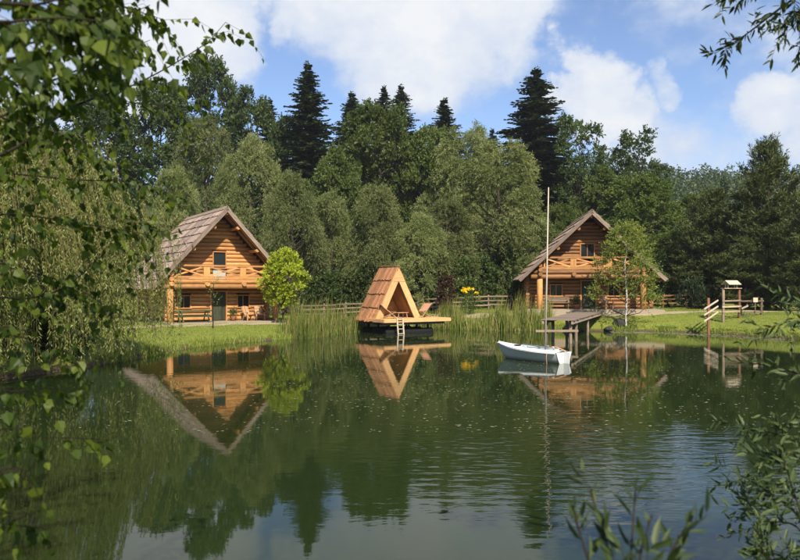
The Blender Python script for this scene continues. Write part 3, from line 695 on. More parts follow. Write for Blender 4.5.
# ------------------------------------------------------------------ trees: generators
def crown_broad(seed, H, Rr, base, prof, nl, ns_, nlv, slen, ll, lw, up=.3, droop=0., lobe=(.26, .40), flat=.9):
    """lobes on limbs > sprays > leaves; returns (leaf quads, tone, lobe centres)"""
    rg = np.random.default_rng(seed); t = (np.arange(nl)+rg.random(nl))/nl; t = t**.85; ang = np.arange(nl)*2.39996+rg.normal(0, .5, nl)
    e = np.interp(t, *zip(*prof)); rr = Rr*e*rg.uniform(.5, .88, nl); lr = Rr*rg.uniform(*lobe, nl)*(.55+.45*e)
    C = np.stack([np.cos(ang)*rr, np.sin(ang)*rr, base+(H-base)*t*.97-lr*.3], 1)
    S = nl*ns_; li = np.repeat(np.arange(nl), ns_); c = C[li]
    out = unit(np.concatenate([c[:, :2], np.full((S, 1), 0.)], 1)+1e-6)
    d = unit(rg.normal(0, 1, (S, 3))+.6*out+np.array([0, 0, .75])); rad = (lr[li]*rg.random(S)**.20)[:, None]
    p = c+d*rad*np.array([1, 1, flat]); ax = unit(d*.6+out*.35+rg.normal(0, .38, (S, 3))+np.array([0, 0, up-droop]))
    k = np.tile(np.arange(nlv), S); q = np.repeat(np.arange(S), nlv); s = (k+rg.random(len(k)))/nlv
    a = ax[q]; side = unit(np.cross(a, rg.normal(0, 1, (len(k), 3)))); sl_ = slen*rg.uniform(.6, 1.3, S)[q]
    P = p[q]+a*(s*sl_)[:, None]+np.array([0, 0, -1.])*(droop*(s**2)*sl_)[:, None]
    A = unit(a*.75+side*.75+np.array([0, 0, -droop])+rg.normal(0, .15, (len(k), 3)))
    Vq = leafq(P, A, unit(rg.normal(0, 1, (len(k), 3))+np.array([0, 0, .6])), ll*rg.uniform(.7, 1.25, len(k)), lw*rg.uniform(.75, 1.2, len(k)))
    tone = np.clip(.42*rg.random(nl)[li][q]+.32*rg.random(S)[q]+.26*rg.random(len(k)), 0, 1)
    return Vq, tone, C
def trunk_mesh(C, H, base, r0, seed, nseg=8, limbs=True, lean=.02, stem=True):
    rg = random.Random(seed); m = MB(); pts = []; rad = []
    top = H*.86
    for i in range(nseg+1):
        q = i/nseg; pts.append((rg.uniform(-1, 1)*H*lean*q, rg.uniform(-1, 1)*H*lean*q, -.4+(top+.4)*q)); rad.append(r0*(1.35-.35*min(1, q*8))*(1-q)**.75+.02)
    if stem: m.tube(pts, rad, 9, False)
    if limbs:
        for c in C:
            z0 = max(base*.5, min(top*.9, c[2]-.65*math.hypot(c[0], c[1])-.3)); q = (z0+.4)/(top+.4); i = min(nseg-1, int(q*nseg)); f = q*nseg-i
            a = Vector(pts[i]).lerp(Vector(pts[i+1]), f); b = Vector(c); mid = a.lerp(b, .5)+Vector((0, 0, -.1*(b-a).length))+Vector((rg.uniform(-.2, .2), rg.uniform(-.2, .2), 0))
            rr = max(.03 if r0 > .1 else .008, (rad[i])*.42); m.tube([a, mid, b], [rr, rr*.7, rr*.4], 5, False)
    return m
def crown_spruce(seed, H, Rr, step=.5, dens=1.0):
    rg = np.random.default_rng(seed); Q = []; T = []
    z = H*.04
    while z < H*.985:
        t = z/H; r = Rr*((1-t)**.72)*(.88+.12*math.sin(z*2.1))*rg.uniform(.85, 1.1); nb_ = int(9+rg.integers(0, 5))
        for b in range(nb_):
            a = rg.random()*6.283; ln = max(.25, r*rg.uniform(.55, 1.12)); k = max(5, int(ln*7*dens)); s = (np.arange(k)+rg.random(k))/k
            up = .28*(t-.25); zc = z+rg.uniform(-.25, .25)+ln*(up*s-.42*s*(1-.45*s)*(1-t*.6))
            P = np.stack([np.cos(a)*ln*s, np.sin(a)*ln*s, zc], 1); o = np.array([math.cos(a), math.sin(a), -.12]); sd = np.array([-math.sin(a), math.cos(a), 0])
            tw = (.25+.55*(1-s))*min(1.2, ln*.4+.2)
            for g in (-1, 1, 0):
                A = unit(o*.8+sd*g*rg.uniform(.6, 1.1, (k, 1))+rg.normal(0, .16, (k, 3))+np.array([0, 0, -.28 if g else -1.0]))
                Q.append(leafq(P, A, unit(np.array([0, 0, 1.])+rg.normal(0, .55, (k, 3)))if g else rg.normal(0, 1, (k, 3)), tw*rg.uniform(.7, 1.2, k)*(1 if g else .7), .19*rg.uniform(.7, 1.3, k), .35))
                T.append(np.clip(.5*rg.random()+.5*rg.random(k), 0, 1))
        z += step*rg.uniform(.7, 1.2)*(1-.45*t)
    n = 60; P = np.stack([rg.normal(0, .05, n), rg.normal(0, .05, n), H*(.94+.06*rg.random(n))], 1)
    Q.append(leafq(P, unit(rg.normal(0, .7, (n, 3))+np.array([0, 0, .8])), rg.normal(0, 1, (n, 3)), .35, .09)); T.append(rg.random(n))
    return np.concatenate(Q), np.concatenate(T)
def crown_pine(seed, H, Rr, base=.12, whorl=.55, needle=.34):
    rg = np.random.default_rng(seed); P = []; D = []; ends = []
    z = H*base
    while z < H*.97:
        t = (z/H-base)/(1-base); r = Rr*min(1, .62+1.6*t)*((1-t)**.62)
        for b in range(int(rg.integers(7, 12))):
            a = rg.random()*6.283; ln = max(.3, r*rg.uniform(.55, 1.15)); rise = .15+.55*t
            k = max(6, int(ln*8.5)); s = 1-.72*rg.random(k)**1.3
            d = np.array([math.cos(a), math.sin(a), 0]); sw = rg.normal(0, .17*ln, (k, 1))*np.array([-math.sin(a), math.cos(a), 0])*s[:, None]
            p = d*(ln*s)[:, None]+sw+np.stack([0*s, 0*s, z+ln*rise*s*s+rg.normal(0, .10, k)], 1); P.append(p); D.append(unit(d*.6+sw*.5+np.array([0, 0, .75])+rg.normal(0, .25, (k, 3)))); ends.append(d*ln*.9+np.array([0, 0, z+ln*rise*.81]))
        z += whorl*rg.uniform(.7, 1.25)
    k = 26; P.append(np.stack([rg.normal(0, .12, k), rg.normal(0, .12, k), H*(.90+.10*rg.random(k))], 1)); D.append(unit(rg.normal(0, .3, (k, 3))+np.array([0, 0, 1.])))
    P = np.concatenate(P); D = np.concatenate(D); m_ = 16; q = np.repeat(np.arange(len(P)), m_); n = len(q)
    tz = np.clip(P[q][:, 2]/H, 0, 1); D = unit(D+np.array([0, 0, 1.1])*np.clip(P[:, 2:]/H-.45, 0, 1)*2); s = rg.random(n)*(.30+.75*np.clip(tz-.5, 0, 1)*2*rg.random(len(P))[q]); A = unit(D[q]*.9+rg.normal(0, .55, (n, 3))); pos = P[q]+D[q]*s[:, None]
    return leafq(pos, A, rg.normal(0, 1, (n, 3)), needle*rg.uniform(.7, 1.2, n), .055, .5), np.clip(.55*rg.random(len(P))[q]+.45*rg.random(n), 0, 1), ends
PW_ = [(0,.6),(.15,.9),(.35,1.0),(.6,.88),(.82,.62),(1,.2)]       # willow
PR_ = [(0,.45),(.2,.9),(.5,1.0),(.75,.8),(1,.25)]                     # round
PT_ = [(0,.6),(.2,.9),(.5,.8),(.8,.5),(1,.12)]                        # tapered
protos = {}
def proto(kind):
    """one crown mesh and one trunk mesh per kind, 10 m or 30 m nominal; copies share them"""
    if kind in protos: return protos[kind]
    a, i = kind; sd = 100*len(protos)+17
    if a == 'willow': V, T, C = crown_broad(sd, 16, 5.6, .6, PW_, 44, 88, 16, .95, .30, .072, up=.30, droop=.28, lobe=(.16, .30), flat=1.0); mt_, H, b, r0, bm_ = L_WIL, 16, .8, .34, M_BARK
    elif a == 'broad': V, T, C = crown_broad(sd, 18, 6.2, 1.6, PR_, 60, 64, 14, .75, .28, .17, up=.05, lobe=(.16, .29)); mt_, H, b, r0, bm_ = L_BROAD, 18, 1.8, .32, M_BARK
    elif a == 'dark': V, T, C = crown_broad(sd, 26, 7.2, 3, PR_, 56, 62, 13, .95, .36, .23, up=.05, lobe=(.17, .29)); mt_, H, b, r0, bm_ = L_DARK, 26, 3, .4, M_BARK
    elif a == 'airy': V, T, C = crown_broad(sd, 24, 5.2, 7, [(0,.35),(.3,.7),(.6,1),(.85,.85),(1,.4)], 34, 34, 13, .9, .32, .2, up=.05, lobe=(.15,.26), flat=.75); mt_, H, b, r0, bm_ = L_DARK, 24, 6, .32, M_BARK
    elif a == 'spruce': V, T = crown_spruce(sd, 30, 5.4, dens=1.15); C = []; mt_, H, b, r0, bm_ = L_SPR, 30, 1, .42, M_BARK
    elif a == 'pine': V, T, C = crown_pine(sd, 12, 3.6); mt_, H, b, r0, bm_ = L_PINE, 12, 1, .15, M_BARK
    tm = trunk_mesh(C, H, b, r0, sd, lean=.004 if a in ('spruce', 'pine') else .02).mesh('trunk'); tm.materials.append(bm_)
    co = quads('crown', V, T, mt_); cmh = co.data; bpy.data.objects.remove(co)
    protos[kind] = (cmh, tm, H, mt_); return protos[kind]
rt_ = random.Random(5)
def tree(kind, name, x, y, h, wscale, label, cat='tree', group=None, mat=None):
    cmh, tm, H, m0 = proto(kind); s = h/H; rz = rt_.uniform(0, 6.28)
    o = tag(empty(name, (x, y, gz(x, y)-.05), rz), label, cat, group); o.scale = (s*wscale, s*wscale, s)
    link(bpy.data.objects.new('trunk', tm), o); c = link(bpy.data.objects.new('crown', cmh), o)
    if mat is not None and mat is not m0: c.material_slots[0].link = 'OBJECT'; c.material_slots[0].material = mat
    return o
def tpx(kind, name, px, ytop, d, wpx, label, **kw):
    """tree at image column px and distance d whose top reaches row ytop and whose crown is wpx wide"""
    x = (px-400)/F*d; zt = CAMZ+(HZ-ytop)/F*d; h = zt-gz(x, d)
    nomw, H0 = {'willow': (11.6, 16), 'broad': (12.6, 18), 'dark': (14.6, 26), 'airy': (11.0, 24), 'spruce': (5.0, 30), 'pine': (6.6, 12)}[kind[0]]
    return tree(kind, name, x, d, h, (wpx/F*d)/(nomw*h/H0), label, **kw)

GW = 'willows along the far bank'
for px, yt, d, w, v, lb in [
    (172,168,57,74,0,'grey-green willow rising directly behind the left cabin roof, left side'),
    (205,118,74,92,1,'tall willow behind the left cabin, just right of the weeping willow'),
    (250,138,66,84,2,'rounded willow behind the right slope of the left cabin'),
    (292,172,60,68,0,'willow with narrow rounded top below the tall left spruce'),
    (331,192,64,62,1,'low grey-green willow between the left cabin and the raft hut'),
    (376,186,58,70,2,'bushy willow standing directly behind the raft hut peak'),
    (422,214,56,62,0,'low willow just right of the raft hut behind the rail fence'),
    (466,128,76,100,1,'high willow left of the large willow beside the mast'),
    (500,142,62,118,2,'large broad willow immediately left of the mast and right cabin'),
    (446,200,60,80,0,'willow in front of the large willow, behind the yellow flowers')]:
    tpx(('willow', v), 'willow_tree', px, yt, d, w, lb, group=GW)
for px, yt, d, w, v, lb in [
    (378,104,86,120,0,'big mid-green leafy tree in the middle of the treeline behind the raft hut'),
    (335,150,80,80,1,'mid-green leafy tree just right of the tall left spruce'),
    (432,128,84,90,1,'mid-green leafy tree under the small spruce tops right of centre'),
    (640,176,74,105,0,'bright green leafy tree behind the right slope of the right cabin'),
    (690,196,80,95,1,'mid-green leafy tree between the right cabin and the pines'),
    (668,232,64,70,0,'low leafy tree just right of the right cabin roof'),
    (606,170,84,85,1,'leafy tree directly above the right cabin ridge'),
    (560,205,70,60,0,'leafy tree between the mast and the right cabin roof'),
    (735,205,78,80,1,'leafy tree behind the young pine on the right'),
    (800,214,72,80,0,'leafy tree at the right picture edge behind the large pine')]:
    tpx(('broad', v), 'leafy_tree', px, yt, d, w, lb, group='leafy trees behind the pond')
for px, yt, d, w, v, lb in [
    (208,56,112,88,0,'tall dark tree above the left cabin, left of the tall spruce'),
    (158,84,106,100,1,'dark tree partly hidden by the birch leaves at upper left'),
    (250,92,108,82,1,'dark round tree between the tall dark tree and the tall left spruce'),
    (285,118,100,60,0,'dark low tree at the left foot of the tall left spruce'),
    (100,90,100,110,0,'dark tree behind the weeping willow crown'),
    (590,176,96,70,1,'dark tree behind the right cabin peak'),
    (30,110,95,120,1,'dark tree at the far left behind the weeping willow')]:
    tpx(('dark', v), 'dark_tree', px, yt, d, w, lb, group='dark trees on the slope')
for px, yt, d, w, v, lb in [
    (579,114,92,72,0,'open-crowned tall tree immediately right of the big spruce'),
    (638,130,98,70,1,'sparse tree with broad flat top leaning over the right treeline'),
    (612,152,96,60,0,'sparse dark tree between the two open-crowned tall trees')]:
    tpx(('airy', v), 'sparse_tree', px, yt, d, w, lb, group='open-crowned trees')
for px, yt, d, w, v, lb in [
    (308,62,98,76,0,'tall pointed dark spruce standing out above the left treeline'),
    (352,91,114,66,1,'small spruce top just right of the tall left spruce'),
    (384,86,124,56,0,'thin spruce top, left one of the pair at centre'),
    (401,84,120,58,1,'thin spruce top, right one of the pair at centre'),
    (444,98,108,68,0,'spruce top right of the centre pair'),
    (536,67,100,94,1,'broad tall dark spruce right of the large willow behind the mast'),
    (492,128,104,44,1,'small dark spruce top left of the broad spruce'),
    (270,98,114,50,0,'thin spruce top left of the tall left spruce')]:
    tpx(('spruce', v), 'spruce_tree', px, yt, d, w, lb, group='spruces on the slope')
for px, yt, d, w, v, lb in [
    (768,146,57,96,0,'large dark pine with upright shoots near the right edge'),
    (712,194,60,88,1,'young pine with paler green top right of the right cabin'),
    (815,190,50,80,1,'dark pine cut off by the right picture edge'),
    (745,240,54,60,0,'low bushy pine behind the bird feeder')]:
    tpx(('pine', v), 'pine_tree', px, yt, d, w, lb, group='pines on the right bank')

def small_tree(name, loc, h, rad, base, label, lm, bm_, seed, nl=24, ns_=40, nlv=12, ll=.12, lw=.07, r0=.05, prof=PR_, up=.3, slen=.4, lobe=(.3, .45)):
    o = tag(empty(name, loc), label, 'tree'); V, T, C = crown_broad(seed, h, rad, base, prof, nl, ns_, nlv, slen, ll, lw, up=up, lobe=lobe)
    quads('crown', V, T, lm, o); trunk_mesh(C, h, base, r0, seed, limbs=False).build('trunk', bm_, o); trunk_mesh(C, h, base, r0, seed, stem=False).build('limbs', M_TWIG, o); return o
v = PX(283, 318, 47.5); small_tree('yellow_green_tree', (v.x, v.y, gz(v.x, v.y)-.03), 4.8, 1.4, 1.25, 'small bright yellow-green tree at the right post of the left cabin', L_LIME, M_BARK, 41, 28, 28, 12, .17, .11, .06, up=.35, lobe=(.18, .42), prof=[(0,.4),(.3,.75),(.55,1),(.8,.75),(1,.2)])
v = PX(626, 318, 47.0); small_tree('young_birch', (v.x, v.y, gz(v.x, v.y)-.03), 6.9, 2.35, 1.5, 'young birch with thin white trunk in front of the right cabin', L_SBIR, M_BARKW, 42, 38, 32, 10, .12, .075, .055, prof=[(0,.8),(.3,1),(.6,.75),(.85,.42),(1,.15)], slen=.5, lobe=(.2,.34))
v = PX(213, 330, 41.5); small_tree('sapling', (v.x, v.y, gz(v.x, v.y)-.03), 3.1, .35, 1.6, 'thin leafless-looking sapling on the lawn in front of the left cabin', L_SBIR, M_TWIG, 43, 6, 5, 5, .09, .05, .016)

def shrub(name, x, y, h, rad, label, lm, seed, nl=14, ns_=34, nlv=12, ll=.16, lw=.09, cat='shrub', group=None, prof=PR_, up=.3):
    o = tag(empty(name, (x, y, gz(x, y)-.05)), label, cat, group); V, T, C = crown_broad(seed, h, rad, .05, prof, nl, ns_, nlv, .4, ll, lw, up=up, lobe=(.32, .5))
    quads('foliage', V, T, lm, o); trunk_mesh(C, h, .1, .05, seed, 4).build('stem', M_BARK, o); return o
shrub('juniper_bush', 23.4, 56.0, 2.3, 1.4, 'nearly black conical juniper bush left of the stair railing', L_SPR, 51, prof=[(0,1),(.5,.7),(1,.1)], up=.8, ll=.2, lw=.05)
shrub('burgundy_shrub', 3.45, 52.6, 2.75, .42, 'narrow burgundy-leaved shrub right of the raft hut', L_RED, 52, prof=[(0,.6),(.5,1),(1,.4)], up=.6)
for i, (x, y, h, r, lb) in enumerate([(-5.5,57,3.4,2.2,'dark shrub behind the fence right of the left cabin'),(-2.2,57.5,3.8,2.3,'dark shrub behind the fence left of the raft hut'),(2.6,57.6,3.2,2.1,'dark shrub behind the fence right of the raft hut'),
        (6.2,58.4,4.2,2.6,'dark shrub behind the fence under the large willow'),(9.2,60,5.0,2.5,'dark shrub left of the right cabin wall'),(21.5,62.5,4.0,2.6,'dark shrub behind the reddish fence'),(26,63,4.4,2.8,'dark shrub behind the bird feeder'),(30.5,56,4.2,2.6,'dark shrub behind the stair railing at right'),
        (34,50,4.2,2.6,'dark shrub on the far right bank'),(-18.2,33,4.2,2.4,'dark shrub on the left bank behind the weeping willow'),(-14.9,20.6,2.1,1.9,'low dark shrub at the foot of the weeping willow'),(-13.4,26.4,1.5,1.3,'small dark shrub under the right side of the weeping willow'),(-17,18.5,3.0,2.0,'low dark shrub at the left edge of the pond')]):
    shrub('dark_shrub', x, y, h, r, lb, L_DARK, 60+i, ll=.24, lw=.13, group='dark shrubs at the bank', nl=18, ns_=40)
# yellow flowers
fo = tag(empty('yellow_flowers', (5.0, 51.6, gz(5.0, 51.6))), 'clump of tall yellow flowers in front of the rail fence', 'flowers'); rg = np.random.default_rng(9); m = MB(); Q = []
for i in range(11):
    x, y, h = rg.normal(0, .36), rg.normal(0, .2), rg.uniform(1.55, 2.05); m.tube([(x*.5, y*.5, 0), (x*.8, y*.8, h*.6), (x, y, h)], [.018, .014, .01], 5, False)
    n = 22; a = rg.random(n)*6.28; D = np.stack([np.cos(a), np.sin(a)*.9-.35, rg.normal(.1, .4, n)], 1); Q.append(leafq(np.tile([x, y, h], (n, 1))+rg.normal(0, .03, (n, 3)), D, rg.normal(0, 1, (n, 3)), .17, .085))
m.build('stem', L_REED, fo); Q = np.concatenate(Q); quads('petals', Q, rg.random(len(Q)), L_YEL, fo)
n = 900; P = np.stack([rg.normal(0, .4, n), rg.normal(0, .22, n), rg.random(n)*1.5], 1); quads('leaves', leafq(P, unit(rg.normal(0, 1, (n, 3))+np.array([0, 0, .7])), rg.normal(0, 1, (n, 3)), .2, .06), rg.random(n), L_BROAD, fo)

# ------------------------------------------------------------------ weeping willow on the left bank
def weeping(loc, label, seed=77):
    o = tag(empty('weeping_willow', loc), label, 'tree'); rg = np.random.default_rng(seed); Q = []; T = []; H = 9.6; RX, RY = 5.6, 6.1
    nc = 105; ca = np.arange(nc)*2.39996+rg.normal(0, .25, nc); cq = np.sqrt((np.arange(nc)+.5)/nc)*rg.uniform(.88, 1.06, nc); ctop = H*(1-.48*cq**2.2)*rg.uniform(.84, 1.03, nc)
    front = np.cos(ca+.6); clow = np.where(front > .1, rg.random(nc)**2.4*.5, rg.uniform(.1, .6, nc))
    ns_ = 2900; ci = rg.integers(0, nc, ns_); ang = ca[ci]; wob = 1+.14*np.sin(ang*3+1)+.08*np.sin(ang*7)
    bx, by = np.cos(ang)*cq[ci]*RX*wob+rg.normal(0, .30, ns_), np.sin(ang)*cq[ci]*RY*wob+rg.normal(0, .30, ns_); q = cq[ci]
    zt = ctop[ci]+rg.normal(0, .30, ns_); zb_ = np.where(q > .5, clow[ci]*zt+np.abs(rg.normal(0, .5, ns_)), zt*rg.uniform(.25, .75, ns_)); zb_ = np.clip(zb_, -.2, zt-.8)
    for i in range(ns_):
        L = zt[i]-zb_[i]; k = max(8, int(L*20)); s = np.sort(rg.random(k)); o2 = np.array([math.cos(ang[i]), math.sin(ang[i]), 0])*(.55*min(L*.3, 1.4)); sway = rg.normal(0, .10, 2)
        P = np.stack([bx[i]+o2[0]*(1-(1-s)**2)+sway[0]*np.sin(s*5), by[i]+o2[1]*(1-(1-s)**2)+sway[1]*np.sin(s*4), zt[i]-L*s**1.15], 1)
        A = unit(np.stack([rg.normal(0, .6, k), rg.normal(0, .6, k), -np.ones(k)], 1))
        Q.append(leafq(P, A, rg.normal(0, 1, (k, 3)), .135*rg.uniform(.7, 1.3, k), .032*rg.uniform(.7, 1.3, k))); T.append(np.clip(.4*rg.random()+.6*rg.random(k), 0, 1))
    quads('crown', np.concatenate(Q), np.concatenate(T), L_WEEP, o)
    m = MB(); C = [(math.cos(a)*RX*.55*f, math.sin(a)*RY*.55*f, H*(.9-.25*f)) for a, f in [(i*.7, .4+.6*((i*37) % 10)/10) for i in range(18)]]
    trunk_mesh(C, H, 1.6, .42, 3).build('trunk', M_BARK, o)
    tw = MB()
    for i in range(0, ns_, 2):
        L = zt[i]-zb_[i]; o2 = Vector((math.cos(ang[i]), math.sin(ang[i]), 0))*(.55*min(L*.3, 1.4)); a = Vector((bx[i], by[i], zt[i]))
        tw.tube([a, a+o2*.75+Vector((0, 0, -L*.45)), a+o2+Vector((0, 0, -L))], [.011, .008, .004], 3, False)
    tw.build('twigs', foliage('willow_twig', [(.10,.085,.03), (.2,.17,.06)], trans=0), o)
    return o
weeping((-15.2, 24.0, gz(-15.2, 24.0)-.05), 'weeping willow with pale olive strands hanging over the left bank')

# ------------------------------------------------------------------ reeds and grass (uncountable)
def blades(name, X, Y, Z, h, w, lm, label, cat, seed, lean=.18, seg=2):
    rg = np.random.default_rng(seed); n = len(X); P = np.stack([X, Y, Z], 1); a = rg.random(n)*6.283; d = np.stack([np.cos(a), np.sin(a), 0*a], 1)*(rg.random(n)**1.5*lean*h)[:, None]
    b = rg.random(n)*6.283; S = np.stack([np.cos(b), np.sin(b), 0*b], 1)*(w/2)[:, None]; up = np.array([0, 0, 1.])*h[:, None]
    m1 = P+up*.55+d*.35; tp = P+up+d
    V = np.concatenate([np.stack([P-S, P+S, m1+S*.85, m1-S*.85], 1), np.stack([m1-S*.85, m1+S*.85, tp+S*.12, tp-S*.12], 1)]); tn = rg.random(n)
    o = quads(name, V, np.concatenate([tn, np.clip(tn+.1, 0, 1)]), lm); return tag(o, label, cat, kind='stuff')
rg = np.random.default_rng(21)
def shore_scatter(i0, i1, n, off, seed):
    """points scattered along shore points shore0[i0]..shore0[i1], off = (min,max) metres outwards"""
    r = np.random.default_rng(seed); seg = SH[round(i0*5):round(i1*5)+1]; t = r.random(n)*(len(seg)-1); i = np.minimum(t.astype(int), len(seg)-2); f = (t-i)[:, None]
    p = seg[i]*(1-f)+seg[i+1]*f; e = unit(seg[i+1]-seg[i]); nn = np.stack([-e[:, 1], e[:, 0]], 1); return p+nn*r.uniform(*off, n)[:, None]
def reeds(xy, hmax, label, seed, name='reeds'):
    r = np.random.default_rng(seed); X, Y = xy.T; Z = np.minimum(ground(X, Y), .3)-.02; Z = np.maximum(Z, -.4)
    h = hmax*(.28+.72*r.random(len(X))**1.15)*(.72+.28*np.sin(X*3.1+Y*1.7)); return blades(name, X, Y, Z, h, r.uniform(.018, .045, len(X)), L_REED, label, 'reeds', seed, .26)
reeds(shore_scatter(4.5, 7, 2300, (-1.2, 1.0), 3), 2.6, 'tall reeds standing in the water left of the raft hut', 5)
reeds(shore_scatter(8, 11, 2700, (-.5, 1.0), 4), 1.8, 'reeds along the bank between the raft hut and the pier', 6)
q = shore_scatter(10, 11, 1500, (-.5, 1.4), 14); reeds(q, 2.7, 'taller reed clump left of the pier below the right cabin', 8)
q = shore_scatter(8, 9, 900, (-.6, .8), 15); reeds(q, 2.3, 'reed clump at the right edge of the raft deck', 10)
n = 95000; X = rg.uniform(-19, 27, n); Y = rg.uniform(27, 57, n); dd = sdf(X, Y)
def in_rect(o, rz, X, Y, hx, y0, y1): dx, dy = X-o.x, Y-o.y; lx = dx*math.cos(rz)+dy*math.sin(rz); ly = -dx*math.sin(rz)+dy*math.cos(rz); return (abs(lx) < hx) & (ly > y0) & (ly < y1)
pth = spl([(-17.5,41.0),(-14.0,43.6),(-9.5,46.6),(-6.5,49.4),(-2.5,51.6),(2.5,52.2),(7,50.6),(12.5,50.2),(18,50.4),(24,51.0),(30,50)])
onp = np.min(np.hypot(X[:, None]-pth[None, ::4, 0], Y[:, None]-pth[None, ::4, 1]), 1) < .95
ok = (dd > .02) & ~in_rect(CL, CLR, X, Y, 4.0, -1.1, 10) & ~in_rect(CR, CRR, X, Y, 5.0, -1.1, 10) & ~onp & ~(in_rect(pn, prz-math.pi/2, X, Y, .9, 0, PL) & (Y > 47))
X, Y, dd = X[ok], Y[ok], dd[ok]; h = rg.uniform(.03, .085, len(X))+.2*np.exp(-dd/.5)*rg.random(len(X))**2
blades('lawn_grass', X, Y, ground(X, Y)-.01, h, rg.uniform(.02, .045, len(X)), L_GRASS, 'short sunlit grass covering the far banks', 'grass', 31, .6)
# a fringe of longer grass at the water's edge
p = np.concatenate([shore_scatter(0, 5, 5200, (-.12, .45), 33), shore_scatter(11, 17, 6500, (-.12, .45), 34)]); p = p[rg.random(len(p)) < np.clip(.55+.6*np.sin(p[:, 0]*1.9+np.sin(p[:, 1]*1.3)*2), .08, 1)]; X, Y = p.T
blades('bank_grass', X, Y, np.maximum(ground(X, Y), -.05), rg.uniform(.06, .18, len(X))+.3*rg.random(len(X))**6, rg.uniform(.02, .04, len(X)), L_GRASS, 'longer grass fringe along the water edge', 'grass', 35, .5)
# pollen and fallen leaves floating on the pond
n = 6000; X = rg.normal(2.0, 7, n); Y = rg.uniform(14, 44, n); k = sdf(X, Y) < -.4; X, Y = X[k], Y[k]; n = len(X); a = rg.random((n, 1))*6.28+np.array([[0, 1.57, 3.14, 4.71]]); s = rg.uniform(.012, .045, (n, 1))*rg.uniform(.5, 1.2, (n, 1))
V = np.stack([X[:, None]+np.cos(a)*s, Y[:, None]+np.sin(a)*s*.7, np.full((n, 4), .006)], -1); tag(quads('floating_pollen', V, rg.random(n), foliage('pollen', [(.16,.17,.08), (.36,.36,.22)], trans=0)), 'pale specks of pollen and petals floating on the pond', 'pollen', kind='stuff')
q = shore_scatter(12, 15, 1500, (-2.2, -.05), 55); n = len(q); a = rg.random((n, 1))*6.28+np.array([[0, 1.57, 3.14, 4.71]]); s = rg.uniform(.03, .10, (n, 1))
V = np.stack([q[:, :1]+np.cos(a)*s, q[:, 1:]+np.sin(a)*s*.8, np.full((n, 4), .007)+rg.random((n, 1))*.004], -1); tag(quads('floating_weed', V, rg.random(n), foliage('weed', [(.13,.14,.07), (.26,.26,.16)], trans=0)), 'pale floating weed along the right bank', 'water weed', kind='stuff')

# ------------------------------------------------------------------ wood on the far hill (one mass)
rg = np.random.default_rng(91); Q = []; T = []
n = 1100; X = rg.uniform(-230, 300, n); Y = rg.uniform(125, 352, n); k = (abs(X)/Y < .75); X, Y = X[k], Y[k]; Zg = ground(X, Y)
for x, y, z in zip(X, Y, Zg):
    h = rg.uniform(9, 16); r = rg.uniform(3.4, 5.6); c = 250; con = rg.random() < .08
    d = unit(rg.normal(0, 1, (c, 3))+np.array([0, -.3, .3])); rad = rg.random(c)**.25; lump = 1+.22*np.sin(d[:, 0]*5+x)*np.sin(d[:, 2]*5+y)
    if con: t = rg.random(c)**.7; P = np.stack([np.cos(t*99+x)*r*.55*(1-t), np.sin(t*99+x)*r*.55*(1-t), 2+(h+2)*t], 1)
    else: P = d*(rad*lump)[:, None]*np.array([r, r, h*.42])+np.array([0, 0, h*.58])
    Q.append(leafq(P+np.array([x, y, z]), unit(rg.normal(0, 1, (c, 3))), rg.normal(0, 1, (c, 3)), rg.uniform(.7, 1.3, c), rg.uniform(.4, .8, c))); T.append(np.clip((.0 if con else .25)+.35*rg.random()+.4*rg.random(c), 0, 1))
tag(quads('hill_wood', np.concatenate(Q), np.concatenate(T), L_FAR), 'dense wood covering the hill behind the treeline', 'forest', kind='stuff')

# ------------------------------------------------------------------ near branches
def ovate(P, A, Nn, L, Wd):
    """birch-like leaf, folded along its midrib: two 4-gons each side sharing the rib"""
    A = unit(A); S = unit(np.cross(A, Nn)); U = np.cross(S, A); L = L[:, None]; w = Wd[:, None]/2
    rz = np.random.default_rng(len(P)); a0, a2, a3 = P, P+A*L*.62, P+A*L-U*L*rz.uniform(-.05, .32, (len(P), 1))
    f = U*w*rz.uniform(-.15, .7, (len(P), 1))
    l1, l2 = P+A*L*.22+S*w+f, P+A*L*.58+S*w*.66+f; r1, r2 = P+A*L*.22-S*w+f, P+A*L*.58-S*w*.66+f
    return np.concatenate([np.stack([a0, l1, l2, a2], 1), np.stack([a2, l2, a3, a3*.999+a2*.001], 1), np.stack([a0, a2, r2, r1], 1), np.stack([a2, a3*.999+a2*.001, a3, r2], 1)])
def lance(P, A, Nn, L, Wd):
    A = unit(A); S = unit(np.cross(A, Nn)); U = np.cross(S, A); L = L[:, None]; w = Wd[:, None]/2; f = U*w*.3
    a1, a3 = P+A*L*.45, P+A*L-U*L*.08
    l1, r1 = P+A*L*.22+S*w*.85+f, P+A*L*.22-S*w*.85+f; l2, r2 = P+A*L*.62+S*w*.8+f-U*L*.02, P+A*L*.62-S*w*.8+f-U*L*.02
    return np.concatenate([np.stack([P, l1, l2, a1], 1), np.stack([a1, l2, a3, a3*.999+a1*.001], 1), np.stack([P, a1, r2, r1], 1), np.stack([a1, a3*.999+a1*.001, a3, r2], 1)])
def bez(pts, k=10):
    return [Vector(p) for p in spl([tuple(p) for p in pts], k)]
